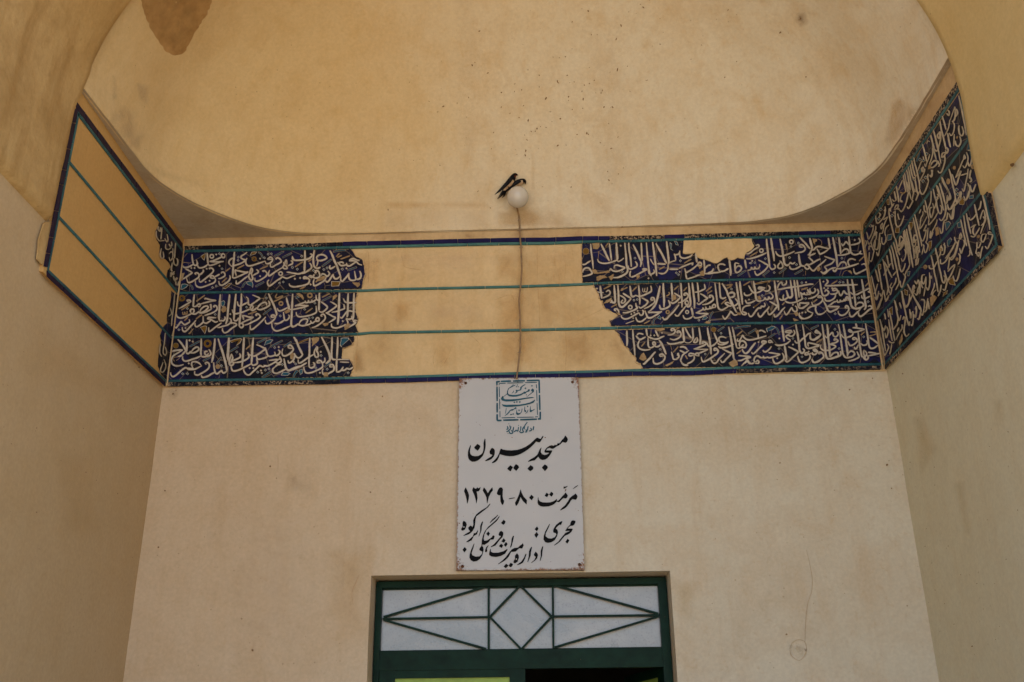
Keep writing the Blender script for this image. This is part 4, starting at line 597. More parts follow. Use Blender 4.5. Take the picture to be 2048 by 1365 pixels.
TXT['W1'] = """7,12 6,17 10,21 10,14|k3 13,14 12,26 11,36|k3 3,20 3,30 8,38 14,38 18,38|k3 22,26 24,36 22,40 18,34|30,40 31,46 28,48 26,44|k3 20,44 20,52 25,54 30,50|k3 12,52 10,62 12,70 16,68 15,58|k3 26,62 30,58 33,62 32,70 28,74 26,68|k3 38,42 37,56 36,70|34,70 35,80 40,83 42,76 40,70|k2 33,52 33,64|32,78 30,90 32,94|36,94 30,100 29,104|40,105 36,112|44,112 42,120|30,95 30,100 36,98|34,102 36,110 42,106|38,112 39,118 44,116"""
TXT['W2'] = """k2 29,4 27,24 25,40 24,52|k2 22,26 24,34 20,38|k2 15,62 14,74 12,90 16,95|k2 8,78 7,90 10,96|k2 15,82 17,90 15,94|k2 13,100 16,110 12,118 8,116 12,104"""

def parse(code):
    x0, y0, s = CROP[code]; out = []
    for st in TXT[code].split('|'):
        t = st.split(); k = ''
        if t and t[0][0].isalpha(): k = t.pop(0)
        rad = None
        if k in ('o', 'ob', 'of', 'gr', 'gf'): rad = float(t.pop())*10/s
        out.append((k, [(x0+float(p.split(',')[0])*10/s, y0+float(p.split(',')[1])*10/s) for p in t], rad, s))
    return out
class Lay:                                 # keeps crossing pieces on their own thin levels
    def __init__(s): s.i = 0
    def nxt(s): s.i += 1; return s.i
def circ(c, r, n=18, sx=1.0): return [(c[0]+sx*r*math.cos(2*math.pi*i/n), c[1]+r*math.sin(2*math.pi*i/n)) for i in range(n)]
def dia(c, r): return [(c[0], c[1]-r), (c[0]+r, c[1]), (c[0], c[1]+r), (c[0]-r, c[1])]
def script(codes, pl, parent, wk=.74, gw=.6, mats=('white', 'grout')):
    lay = Lay(); orn = {k: MB() for k in ('teal', 'gold', 'brown', 'line')}
    sq = .75 if pl != 'B' else 1.0
    for row in codes:
        wm, gm_ = MB(), MB()
        for code in row:
            for k, pts, rad, s in parse(code):
                i = lay.nxt(); o1 = .0042+(i % 9)*.00012; o2 = .0056+(i % 13)*.00016
                if k == '' or k[0] == 'k':
                    w_ = (float(k[1:]) if k else (4.0 if pl != 'B' else 4.4))*10/s*wk
                    ribbon(gm_, pl, pts, w_, o1, .001, .5, gw, .3); ribbon(wm, pl, pts, w_, o2, .0016, .45, 0, .22)
                elif k == 'b':
                    ribbon(gm_, pl, pts, 30/s*wk, o1, .001, .7, .5, .3); ribbon(orn['brown'], pl, pts, 30/s*wk, o2, .001, .5, 0, .3)
                elif k == 'l': ribbon(orn['line'], pl, pts, 11/s, o1, .0006, 1)
                elif k == 'z':
                    ribbon(gm_, pl, pts, 30/s, o1, .001, .8, .7); ribbon(orn['teal'], pl, pts, 30/s, o2, .001, .75)
                elif k in ('d', 't'):
                    for j, c in enumerate(pts):
                        r = 28/s
                        if k == 't':
                            poly(wm, pl, dia(c, r*1.25), .0046+(j % 3)*.00013); poly(orn['teal'], pl, dia(c, r*.72), .0064+(j % 3)*.0001)
                        else: poly(gm_, pl, dia(c, r*1.15), .0044); poly(wm, pl, dia(c, r*.8), .0062+(j % 3)*.0001)
                elif k in ('g', 'h', 'p'):
                    mb = {'g': orn['gold'], 'h': orn['teal'], 'p': orn['brown']}[k]
                    cx = sum(p[0] for p in pts)/len(pts); cy = sum(p[1] for p in pts)/len(pts)
                    if k != 'p': poly(wm, pl, [(cx+(x-cx)*1.08+(.5 if x > cx else -.5), cy+(y-cy)*1.08+(.5 if y > cy else -.5)) for x, y in pts], o1+.0003, .001)
                    poly(mb, pl, pts, o1+.0009 if k != 'p' else .0078+(i % 5)*.0002, .001, .4 if k == 'p' else .12, 2.5)
                elif k in ('o', 'ob', 'gr', 'gf', 'of'):
                    c = pts[0]; mb = {'o': wm, 'ob': orn['brown'], 'gr': orn['gold'], 'gf': orn['gold'], 'of': orn['brown']}[k]
                    poly(gm_, pl, circ(c, rad+.7, sx=sq), o1, .001)
                    if k in ('gf', 'of'): poly(mb, pl, circ(c, rad, sx=sq), o1+.0008, .001)
                    else: 
                        cc = circ(c, rad*.78, sx=sq); ribbon(mb, pl, cc+[cc[0]], rad*.55, o2, .0015, 1)
                        poly(gt2, pl, circ(c, rad*.5, sx=sq), o1+.0006, .001)
        if wm.v: wm.build('lettering', M[mats[0]], parent)
        if gm_.v: gm_.build('letter_grout', M[mats[1]], parent)
    if orn['teal'].v: orn['teal'].build('turquoise_inlay', M['blue'], parent)
    if orn['gold'].v: orn['gold'].build('ochre_inlay', M['gold'], parent)
    for k in ('brown', 'line'):
        if orn[k].v: orn[k].build('mortar_patch', M['brown'], parent)
gt2 = MB()
script([['A','B','C','J','K','L','M'], ['D','E','F','N','O','P','Q'], ['G','H','I','R','S','T','U']], 'B', bf)
gt2.build('ring_centre', M['tile'], bf)
# plaster repair filling the gap in the upper right row
rp = MB()
kk = lambda L, c: [(CROP[c][0]+x*10/CROP[c][2], CROP[c][1]+y*10/CROP[c][2]) for x, y in L]
P_ = kk([(99,16),(97,50),(104,52),(125,51),(130,47),(136,60),(146,65),(156,66),(166,70),(180,76),(190,77)], 'K') + kk([(0,79),(12,70),(20,68),(22,72),(30,76),(40,74),(50,68),(52,70),(66,72),(68,62),(72,55),(86,48),(94,38),(88,28),(86,17),(40,17.5),(0,20)], 'L')
poly(rp, 'B', P_, .0095, .006, .3, 4); rp.build('plaster_repair', M['panel'], bf)
# chipped mortar along the broken edges
ce = MB()
for e in (e1, e2, e3, r1, r2, r3):
    pts = crom(e, 4)
    for (a, b) in zip(pts, pts[1:]):
        if random.random() < .75:
            ribbon(ce, 'B', [(a[0]+random.uniform(-1.5, 1.5), a[1]), (b[0]+random.uniform(-1.5, 1.5), b[1])], random.uniform(2, 5.5), .0005+random.random()*.0022, .007, .6)
ce.build('broken_edge', M['rim'], bf)

# --- side friezes
def lerp(a, b, t): return (a[0]+(b[0]-a[0])*t, a[1]+(b[1]-a[1])*t)
def side_frieze(pl, parent, ends, navy_all, tealw):
    mbt = [MB() for _ in range(4)]
    for i, (a, b) in enumerate(ends):
        slope = abs((b[1]-a[1])/(b[0]-a[0])); k = math.sqrt(1+slope*slope)
        seg_row([mbt[i]], pl, a, b, lambda t, a=a, b=b: lerp(a, b, t), lambda t, k=k: tealw*k*(1+.35*t), .004, (18, 45), .8, lambda t: 0)
    for mb in mbt: mb.build('turquoise_band', M['teal'], parent)
    def brow(a, b, d0, d1, lens, m_):
        mb = MB(); slope = abs((b[1]-a[1])/(b[0]-a[0])); k = math.sqrt(1+slope*slope)
        seg_row([mb], pl, a, b, lambda t: (lerp(a, b, t)[0], lerp(a, b, t)[1]+(d0+(d1-d0)*t)), lambda t: 3.3*k*(1+.4*t), .0036, lens, 1.0, lambda t: 0)
        mb.build('border_row', M[m_], parent)
    return brow
LEND = [((366,503),(155.5,226)), ((355,584.5),(140.5,326)), ((342,675),(119,435)), ((331.5,762),(96,541))]
brow = side_frieze('L', lf, LEND, False, 1.7)
brow((366,503), (153,222.5), -9.5, -12.5, (30, 50), 'plum'); brow((331.5,762), (94,539), 7.5, 7.5, (28, 60), 'plum')
def vrow(pl, a, b, w0, w1, lens, m_, parent, off=.0036, name='border_row'):
    mb = MB(); L = math.hypot(b[0]-a[0], b[1]-a[1]); s = 0
    while s < L-2:
        e = min(L, s+random.uniform(*lens)); e = L if L-e < 8 else e
        p, q = lerp(a, b, (s+1)/L), lerp(a, b, e/L); h0 = (w0+(w1-w0)*s/L)/2; h1 = (w0+(w1-w0)*e/L)/2
        poly(mb, pl, [(p[0]-h0, p[1]-.8), (p[0]+h0, p[1]+.8), (q[0]+h1, q[1]+.8), (q[0]-h1, q[1]-.8)], off, .003); s = e
    mb.build(name, M[m_], parent)
vrow('L', (153,217), (92,534), 8.5, 7.5, (25, 60), 'plum', lf)
vrow('L', (158.5,226), (97,541), 2.6, 2.2, (30, 70), 'teal', lf, .004, 'turquoise_band')
lg = MB()
pW1 = "8,3 18,12 28,24 38,36 48,48 54,57 50,100 47,115 42,131 36,126 28,114 22,104 24,92 30,86 26,78 20,72 12,68 9,60 10,46 4,36 2,20 7,12"
pW2 = "24,2 32,8 28,50 23,68 16,128 10,122 5,110 6,92 10,80 8,66 12,54 18,48 18,36 22,24 24,10"
for code, s_ in (('W1', pW1), ('W2', pW2)):
    poly(lg, 'L', kk([tuple(map(float, p.split(','))) for p in s_.split()], code), .003, .003, .3, 3)
lg.build('ground_tiles', M['tile'], lf)
script([['W1'], ['W2']], 'L', lf, .58, .25, ('white_r', 'grout_r'))
# worn plaster scraps at the outer end of the left panel
ls = MB(); poly(ls, 'L', [(88,446),(104,442),(90,535),(74,519),(77,480)], -.004, .003, .6, 5); ls.build('plaster_edge', M['arch'], lf)

REND = [((1726,466),(1924,168)), ((1739,552),(1944,268)), ((1753,640),(1968,378)), ((1769,728),(1993.5,489.5))]
rg = MB(); poly(rg, 'R', [(1727,470),(1928,172),(1996,486),(1770,724)], .0032, .003); rg.build('ground_tiles', M['tile'], rf)
brow = side_frieze('R', rf, REND, False, 1.7)
brow((1726,466), (1924,168), -9.5, -12.5, (22, 45), 'pitted'); brow((1769,728), (1995,491), 7, 7, (18, 40), 'pitted')
vrow('R', (1966,385), (1993,490), 5, 5, (25, 40), 'teal', rf, .0042, 'turquoise_band'); vrow('R', (1976,385), (1999,492), 9, 7, (28, 40), 'pitted', rf, .0037)
vrow('R', (1919,176), (1945,330), 3, 4, (40, 60), 'teal', rf, .0042, 'turquoise_band')
script([['V1','V2','V3','V4'], ['V5','V6'], ['V7','V8','V9']], 'R', rf, .56, .25, ('white_r', 'grout_r'))
# mortar seams in the two inner corners of the frieze
sm = MB()
for a, b, pl, dx in (((366,494),(331,772),'B',2.2),((1724,462),(1768,738),'B',-2.2)):
    ribbon(sm, pl, [(a[0]+dx, a[1]), ((a[0]+b[0])/2+dx, (a[1]+b[1])/2), (b[0]+dx, b[1])], 2.0, .0088, .008, 1, 0, .8)
sm.build('corner_seam', M['rim'], bf)

# ------------------------------------------------------------------ stains, scars and flecks on the plaster
def hit(px, py):
    d = ray(px, py).normalized(); loc, nor, i, dist = DBVH.ray_cast(EYE, d)
    if loc is None: return None, None
    if nor.dot(d) > 0: nor = -nor
    return loc, nor
def surf(pl, px, py, off):
    if pl == 'D':
        l, n = hit(px, py); return None if l is None else l+n*off
    if pl == 'WB': return on(YBW, px, py, off+.005)
    if pl == 'WL': d = ray(px, py); return EYE+d*((XLW+.006+off)/d.x)
    if pl == 'WR': d = ray(px, py); return EYE+d*((XRW-.006-off)/d.x)
    return on(pl, px, py, off)
def stain_mat(name, c, sc=14, lo=.35, hi=.7, amt=1.0):
    mt, nt, b = mat(name); co = coords(nt)
    at = node(nt, 'ShaderNodeAttribute'); at.attribute_name = 'fade'
    f = ramp(nt, noise_n(nt, co, sc, 6, .65, .4), [(lo, 0), (hi, 1)])
    g = node(nt, 'ShaderNodeMath', operation='MULTIPLY'); nt.links.new(at.outputs['Fac'], g.inputs[0]); nt.links.new(f, g.inputs[1])
    g2 = node(nt, 'ShaderNodeMath', operation='MULTIPLY', use_clamp=True); nt.links.new(g.outputs[0], g2.inputs[0]); g2.inputs[1].default_value = amt
    nt.links.new(g2.outputs[0], b.inputs['Alpha']); b.inputs['Base Color'].default_value = (*c, 1); b.inputs['Roughness'].default_value = .95
    b.inputs['Specular IOR Level'].default_value = .1
    return mt
SM = {'brown': stain_mat('brown_stain', (.50, .30, .115), 9, .25, .8, .42), 'dark': stain_mat('dark_stain', (.27, .16, .075), 18, .3, .7, .75),
      'rust': stain_mat('orange_stain', (.64, .38, .13), 9, .25, .75, .4), 'pale': stain_mat('pale_patch', (.72, .60, .44), 5, .2, .8, .3),
      'ochre': stain_mat('ochre_wash', (.62, .42, .18), 4, .2, .7, .4), 'grey': stain_mat('grey_scuff', (.48, .38, .25), 12, .3, .75, .45)}
def inside(p, P):
    c = False; j = len(P)-1
    for i in range(len(P)):
        if (P[i][1] > p[1]) != (P[j][1] > p[1]) and p[0] < (P[j][0]-P[i][0])*(p[1]-P[i][1])/(P[j][1]-P[i][1])+P[i][0]: c = not c
        j = i
    return c
def edist(p, P):
    m_ = 1e9
    for i in range(len(P)):
        a, b = P[i], P[(i+1) % len(P)]; dx, dy = b[0]-a[0], b[1]-a[1]; l = dx*dx+dy*dy or 1e-9
        t = max(0, min(1, ((p[0]-a[0])*dx+(p[1]-a[1])*dy)/l)); m_ = min(m_, math.hypot(p[0]-a[0]-t*dx, p[1]-a[1]-t*dy))
    return m_
NST = [0]
def stain(pl, P, blur, m_, parent, step=None):
    NST[0] += 1; off = .0012+(NST[0] % 9)*.0004
    x0 = min(p[0] for p in P); x1 = max(p[0] for p in P); y0 = min(p[1] for p in P); y1 = max(p[1] for p in P)
    step = step or max(2.0, min(9.0, (x1-x0)/14)); nx_ = int((x1-x0)/step)+2; ny_ = int((y1-y0)/step)+2
    idx = {}; vs = []; fd = []; fs = []
    for j in range(ny_):
        for i in range(nx_):
            p = (x0+i*step, y0+j*step); v = surf(pl, p[0], p[1], off)
            if v is None: continue
            idx[i, j] = len(vs); vs.append(v); fd.append(min(1, edist(p, P)/(blur*1.7)) if inside(p, P) else 0.0)
    for j in range(ny_-1):
        for i in range(nx_-1):
            q = [idx.get(k) for k in ((i, j), (i+1, j), (i+1, j+1), (i, j+1))]
            if None not in q and max(fd[k] for k in q) > 0: fs.append(tuple(q))
    o = link('stain', vs, fs, SM[m_], parent, True)
    a = o.data.color_attributes.new('fade', 'FLOAT_COLOR', 'POINT')
    for k, f in enumerate(fd): a.data[k].color = (f, f, f, 1)
    return o
sc = lambda L, x0, y0, s: [(x0+x/s, y0+y/s) for x, y in L]
# fallen plaster high on the left of the half dome
def patch(pl, P, m_, name, parent, off, jag):
    out = []
    for a, b in zip(P, P[1:]+P[:1]):
        n = max(1, int(math.hypot(b[0]-a[0], b[1]-a[1])/5))
        for k in range(n): out.append((a[0]+(b[0]-a[0])*k/n+random.uniform(-jag, jag), a[1]+(b[1]-a[1])*k/n+random.uniform(-jag, jag)))
    cx = sum(p[0] for p in out)/len(out); cy = sum(p[1] for p in out)/len(out)
    vs = []; fs = []; R_ = 8; n = len(out)
    for r_ in range(R_+1):
        t = r_/R_
        for p in out: vs.append(surf(pl, cx+(p[0]-cx)*max(t, .02), cy+(p[1]-cy)*max(t, .02), off if r_ < R_ else .0002))
    for r_ in range(R_):
        for i in range(n): fs.append((r_*n+i, r_*n+(i+1) % n, (r_+1)*n+(i+1) % n, (r_+1)*n+i))
    return link(name, vs, fs, m_, parent, True)
M['clay_rim'] = flat('thin_clay_coat', (.37, .235, .105), .95, .3, 18, .1, (.45, .30, .15), .4)
patch('D', sc([(1110,-240),(1115,0),(1125,60),(1160,170),(1200,260),(1255,330),(1290,390),(1350,440),(1400,440),(1450,410),(1500,320),(1560,220),(1620,130),(1665,30),(1675,-240)], 0, 0, 3.935), M['clay'], 'bare_clay_patch', dome, .0011, 1.6)
stain('D', sc([(1130,-240),(1150,20),(1195,140),(1250,290),(1330,400),(1430,390),(1500,260),(1580,150),(1640,20),(1650,-240)], 0, 0, 3.935), 10, 'brown', dome, 4)
for P_, bl, m_ in (
    (sc([(870,930),(930,890),(1000,940),(1100,950),(1190,880),(1150,1000),(1060,1100),(920,1290),(800,1380),(770,1290),(800,1130),(840,1020)], 1600, 0, 4.549), 9, 'brown'),
    (sc([(840,900),(940,880),(960,960),(880,1060),(840,1200),(800,1320),(770,1290),(790,1130)], 1600, 0, 4.549), 5, 'rust'),
    (sc([(250,270),(360,220),(460,270),(470,420),(530,430),(480,580),(400,560),(330,470),(250,370)], 150, 150, 3.7236), 8, 'grey'),
    (sc([(500,640),(640,700),(800,760),(1000,800),(900,830),(700,780),(560,740)], 150, 150, 3.7236), 8, 'grey'),
    ([(766,402),(860,404),(975,408),(985,414),(900,414),(800,416),(768,416)], 3, 'rust'),
    ([(772,418),(975,416),(985,462),(760,464)], 8, 'pale'),
    ([(988,418),(1030,412),(1100,416),(1150,438),(1160,462),(1000,464),(986,440)], 9, 'brown'),
    ([(992,420),(1060,424),(1110,440),(1040,458),(996,452)], 6, 'ochre'),
    ([(180,-120),(700,-120),(560,60),(420,200),(330,340),(240,260),(190,150)], 150, 'ochre'),
    ([(900,-60),(960,-60),(975,120),(950,330),(915,330),(905,120)], 30, 'pale'),
    ([(1165,60),(1260,60),(1270,300),(1250,400),(1180,380)], 40, 'pale'),
    ([(222,150),(232,152),(236,200),(222,206)], 4, 'grey'), ([(270,165),(300,170),(296,215),(276,200)], 5, 'grey'),
    ([(1592,24),(1612,22),(1620,48),(1600,56),(1588,42)], 7, 'dark'),
    ([(1180,380),(1230,390),(1225,440),(1190,436)], 10, 'rust'), ([(1060,300),(1070,300),(1072,380),(1062,384)], 4, 'ochre')):
    stain('D', P_, bl, m_, dome)
for P_, bl, m_ in (
    ([(330,776),(362,776),(356,800),(338,800)], 6, 'grey'), ([(560,930),(640,930),(640,1000),(560,990)], 25, 'grey'), ([(640,1080),(760,1090),(740,1300),(650,1240)], 40, 'ochre'),
    ([(1335,1150),(1400,1160),(1390,1250),(1345,1240)], 20, 'ochre'), ([(700,790),(940,780),(910,900),(720,860)], 60, 'pale'),
    ([(1180,770),(1700,752),(1720,950),(1250,960)], 90, 'pale'), ([(400,960),(700,980),(660,1365),(420,1365)], 90, 'pale'), ([(1380,1000),(1700,1000),(1740,1365),(1380,1365)], 100, 'pale')):
    stain('WB', P_, bl, m_, back)
for P_ in ([(1820,830),(1850,830),(1880,900),(1840,960)], [(1900,960),(1930,960),(1950,1080),(1925,1070)], [(1980,800),(2010,790),(2010,860),(1985,850)]):
    stain('WR', P_, 12, 'ochre', wr)
for P_ in ([(60,620),(180,700),(260,790),(150,800),(40,760)], [(100,900),(200,880),(220,1080),(120,1080)]):
    stain('WL', P_, 50, 'ochre', wl)
for pl, P_, m_, par in (('B', [(560,478),(700,474),(700,486),(560,490)], 'brown', bf), ('B', [(930,468),(950,468),(950,476),(930,476)], 'dark', bf), ('B', [(368,476),(376,476),(376,494),(366,492)], 'dark', bf),
    ('B', [(712,505),(740,505),(742,560),(730,580),(716,560)], 'brown', bf), 
    ('B', [(705,680),(720,676),(730,750),(706,748)], 'brown', bf),  ('B', [(730,500),(1150,495),(1160,530),(735,540)], 'pale', bf)):
    stain(pl if m_ == 'dark' or P_[0][1] < 480 else YB+.005, P_, 5 if m_ != 'pale' else 15, m_, par, 2.5)

for P_, bl, m_ in (([(990,490),(1160,490),(1225,640),(1290,745),(985,745)], 40, 'ochre'), ([(720,590),(820,590),(800,740),(715,740)], 30, 'ochre'), ([(840,590),(960,590),(985,655),(850,655)], 20, 'pale'), ([(800,500),(960,495),(960,560),(800,565)], 22, 'pale'),
    ([(985,590),(1060,585),(1075,740),(995,742)], 12, 'rust'), ([(1075,585),(1100,583),(1105,650),(1080,652)], 6, 'brown'), ([(1120,670),(1180,665),(1190,735),(1130,738)], 12, 'brown'), ([(985,505),(1030,500),(1035,560),(990,564)], 10, 'rust'), ([(735,510),(765,508),(760,575),(735,576)], 8, 'rust'),
    ([(705,698),(730,690),(735,745),(704,748)], 6, 'brown'), ([(860,690),(900,685),(905,735),(870,738)], 9, 'rust'), ([(780,600),(830,598),(830,650),(785,652)], 9, 'rust'), ([(1230,665),(1290,735),(1240,740),(1215,690)], 9, 'brown')):
    stain(YB+.005, P_, bl, m_, bf)
sx_ = MB(); M['scratch'] = flat('plaster_scratch', (.50, .345, .17), .95, .3, 60, .05)
for pts, w_ in (([(1131,652),(1165,638),(1207,618)], .7), ([(1074,492),(1075,520),(1074,566)], .9), ([(1076,575),(1078,610),(1080,655)], 1.0), ([(1131,660),(1133,700),(1130,742)], .9), ([(737,505),(738,530),(736,576)], 1.0), ([(715,665),(714,700),(712,745)], 1.2),
    ([(802,505),(806,525),(812,535),(840,540)], .9), ([(870,735),(866,720),(872,700)], .9), ([(905,690),(890,725),(880,735)], .8), ([(990,600),(1020,590),(1028,600)], .8), ([(883,585),(885,588)], 2.4), ([(984,648),(985,655)], 2.2), ([(700,668),(760,666),(830,663)], .8), ([(940,670),(960,690),(955,712)], .8)):
    ribbon(sx_, YB+.005, pts, w_, .0006, .0005, .4, 0, .8)
for _ in range(46):
    x = random.uniform(1040, 1215); y = random.choice((random.uniform(500, 555), random.uniform(585, 645), random.uniform(670, 735))); l = random.uniform(6, 26)
    if y > 660 or x < 1160: ribbon(sx_, 'B', [(x, y-l/2), (x+random.uniform(-1, 1), y), (x+random.uniform(-1.5, 1.5), y+l/2)], random.uniform(.4, .8), .0006+random.random()*.0004, .0005, .2)
for _ in range(60): fleck(sx_, 'B', random.uniform(740, 1160), random.choice((random.uniform(500, 565), random.uniform(585, 650), random.uniform(670, 740))), random.uniform(.35, 1.0), 1.5) if False else None
sx_.build('scratches', M['scratch'], bf)
M['fleck'] = flat('dirt_fleck', (.19, .11, .05), .95, .3, 40, .1)
def fleck(mb, pl, x, y, r, stretch_=1.0):
    a0 = random.uniform(-1.2, 1.2); n = 7; pts = []
    for i in range(n):
        a = 2*math.pi*i/n; rr = r*random.uniform(.55, 1.15); u, v = rr*math.cos(a)*stretch_, rr*math.sin(a)
        pts.append((x+u*math.sin(a0)+v*math.cos(a0), y-u*math.cos(a0)+v*math.sin(a0)))
    ps = [surf(pl, px, py, .0055) for px, py in pts]
    if None in ps: return
    mb.add(ps, [tuple(range(n))])
fl = MB()
for x, y in [(1190,18),(1200,30),(975,45),(1550,40),(1110,105),(1090,160),(910,90),(500,268),(857,238),(882,233),(775,310),(890,310),(1065,297),(1095,287),(703,370),(775,357),(850,335),(950,375),(960,350),(980,343),(1033,372),(675,345),(620,380),(955,408),(953,445),(910,450),(895,398),(827,500),(862,488),(802,404),(710,435),(620,440),(693,483),(715,555),(742,540),(766,528),(588,545),(930,553),(970,548),(976,552),(850,598),(720,620),(718,638),(1120,690),(1130,686),(1100,715),(1055,705),(1070,610),(1060,740),(383,437),(565,300),(905,770),(575,855),(157,862),(1585,252),(1848,75),(1842,80),(1870,315),(1900,570),(1535,318),(1440,185),(1270,182),(725,575),(780,520),(730,495),(1040,440),(1075,440),(1000,330),(530,128),(1436,920),(1765,132)]:
    fleck(fl, 'D', 700+x/2.048, y/2.048, random.uniform(.7, 1.7), random.uniform(1, 2.6))
for _ in range(70): fleck(fl, 'D', random.gauss(1080, 130), random.gauss(190, 95), random.uniform(.35, .9), random.uniform(1, 3))
for _ in range(60): fleck(fl, 'D', random.uniform(250, 1850), random.uniform(10, 430), random.uniform(.3, .8), 1.4)
tag(fl.build('dirt_flecks', M['fleck'], dome), kind='stuff')
fw = MB()
for x, y, r in [(540,933,2),(330,982,2),(317,1095,2),(483,1238,1.6),(505,1301,2.2),(741,985,1.8),(553,957,1.3),(470,888,1.3),(470,893,1),(1699,780,2),(1745,757,1.5),(1774,930,2.6),(1783,977,1.6),(1778,922,1.2),(1560,926,1.6),(1573,1269,2),(1627,1207,1),(1814,1212,1.5),(765,793,1.5),(700,965,1),(1405,826,1.2),(346,788,2.2),(352,781,1.5)]: fleck(fw, 'WB', x, y, r)
for _ in range(70): fleck(fw, 'WB', random.uniform(330, 1800), random.uniform(780, 1360), random.uniform(.3, .8), 1.5)
tag(fw.build('dirt_flecks', M['fleck'], back), kind='stuff')
fr = MB()
for x, y, r in [(1764,777,1.5),(1805,748,1.6),(1791,816,1),(1789,930,1.8),(1944,1293,1.8),(1850,1093,1),(1820,925,1),(2025,330,5),(1848,751,1)]: fleck(fr, 'WR', x, y, r)
for _ in range(40): fleck(fr, 'WR', random.uniform(1800, 2040), random.uniform(700, 1300), random.uniform(.4, .9), 2)
tag(fr.build('dirt_flecks', M['fleck'], wr), kind='stuff')
fl2 = MB()
for x, y, r in [(172,945,1.5),(73,1025,1.3),(278,720,1.5),(278,735,1.8)]: fleck(fl2, 'WL', x, y, r)
for _ in range(30): fleck(fl2, 'WL', random.uniform(5, 300), random.uniform(600, 1100), random.uniform(.4, .9), 2)
tag(fl2.build('dirt_flecks', M['fleck'], wl), kind='stuff')
# hairline cracks and a patched socket hole on the back wall
M['crack'] = flat('crack_line', (.42, .29, .17), .95, .3, 60, .05)  # brown line colour of the cracks
ck = MB(); PW = YBW-.0055
ck_l = [([(1613,1100),(1622,1140),(1625,1165),(1623,1185),(1615,1210),(1611,1250),(1610,1285)], .5), ([(718,1150),(712,1165),(704,1185),(706,1210)], .45), ([(556,905),(556,945)], .4)]
for pts, w_ in ck_l: ribbon(ck, PW, pts, w_, 0, .001, .5, 0, .8)
ribbon(ck, PW, [(1580,1300),(1584,1287),(1596,1280),(1608,1283),(1613,1294),(1610,1310),(1600,1321),(1590,1318),(1582,1310),(1580,1300)], .6, .0004, .001, 1, 0, .6)
ck.build('cracks', M['crack'], back)
for P_, m_ in (([(1583,1292),(1598,1287),(1610,1296),(1607,1312),(1595,1318),(1584,1310)], 'pale'), ([(1592,1290),(1600,1292),(1604,1303),(1596,1308),(1590,1298)], 'grey'), ([(1607,1296),(1615,1298),(1614,1305),(1608,1303)], 'dark'), ([(1610,1304),(1615,1305),(1612,1313),(1607,1310)], 'rust'), ([(1578,1290),(1588,1288),(1584,1297),(1577,1300)], 'grey')):
    stain('WB', P_, 1.5, m_, back, 1.2)

# ------------------------------------------------------------------ door
M['green'] = flat('green_paint', (.0038, .0215, .0118), .42, .4, 14, .1, (.0062, .031, .0175), .3)
M['lime'] = flat('lime_panel', (.30, .42, .075), .5, .2, 10, .3)
M['dark'] = flat('dark_room', (.06, .05, .04), .9, .3, 5, .1)
def glass():
    mt, nt, b = mat('dusty_glass'); co = coords(nt)
    d1 = ramp(nt, noise_n(nt, co, 2.4, 5, .6, 1.2), [(.3, 0), (.72, 1)]); d2 = ramp(nt, noise_n(nt, stretch(nt, co, 1, 1, 4), 40, 5, .7), [(.35, 0), (.7, 1)])
    c = mix(nt, d1, (.20, .20, .20), (.46, .45, .445)); d3 = node(nt, 'ShaderNodeMath', operation='MULTIPLY'); nt.links.new(d2, d3.inputs[0]); d3.inputs[1].default_value = .3; c = mix(nt, d3.outputs[0], c, (.30, .295, .295))
    sp = ramp(nt, noise_n(nt, co, 140, 2, .6), [(.55, 1), (.68, .8)]); c = mix(nt, 1.0, c, sp, 'MULTIPLY')
    nt.links.new(c, b.inputs['Base Color'])
    nt.links.new(ramp(nt, d1, [(0, .22), (1, .42)]), b.inputs['Roughness']); b.inputs['Specular IOR Level'].default_value = .8
    b.inputs['Coat Weight'].default_value = .25; b.inputs['Coat Roughness'].default_value = .12
    bump(nt, b, noise_n(nt, co, 60, 4, .6), .08, .003); return mt
M['glass'] = glass()
yF = YBW+.10                               # face of the frame
dr = thing('door', ((DX0+DX1)/2, yF, 0), 'dark green painted double door with a glazed transom under the white sign', 'door')
fx0, fx1, fz = DX0+.006, DX1-.006, DZ-.008
gz0, gz1 = .406+CZ, .655+CZ; gx0, gx1 = -.664, .457
fm_ = MB()
fm_.box((fx0, yF, gz1), (fx1, yF+.05, fz)); fm_.box((fx0, yF, 0), (gx0, yF+.05, gz1)); fm_.box((gx1, yF, 0), (fx1, yF+.05, gz1))
fm_.box((gx0, yF+.004, .334+CZ), (gx1, yF+.046, gz0))
fm_.box((gx0, yF+.018, gz1-.006), (gx1, yF+.04, gz1)); fm_.box((gx0, yF+.018, gz0), (gx1, yF+.04, gz0+.005))
fm_.build('frame', M['green'], dr)
pn = MB(); pn.box((gx0, yF+.026, gz0+.003), (gx1, yF+.032, gz1-.003)); pane = pn.build('transom_pane', M['glass'], dr)
gr_ = MB(); G6 = lambda x, y: (720+x/3.2, 1130+y/3.2)
bars = [((823,135),(823,545)), ((1234,125),(1238,535)), ((143,346),(825,334)), ((1238,330),(1915,322)), ((150,334),(812,138)), ((150,352),(806,538)), ((1025,132),(1226,330)), ((1226,332),(1032,540)), ((1032,540),(832,334)), ((832,332),(1025,132)), ((1242,130),(1910,312)), ((1910,330),(1246,528))]
for i, (a, b) in enumerate(bars): ribbon(gr_, yF+.008, [G6(*a), G6(*b)], 4.2, (i % 4)*.0012, .014, 1, 0, .12)
gr_.build('transom_grille', M['green'], dr)
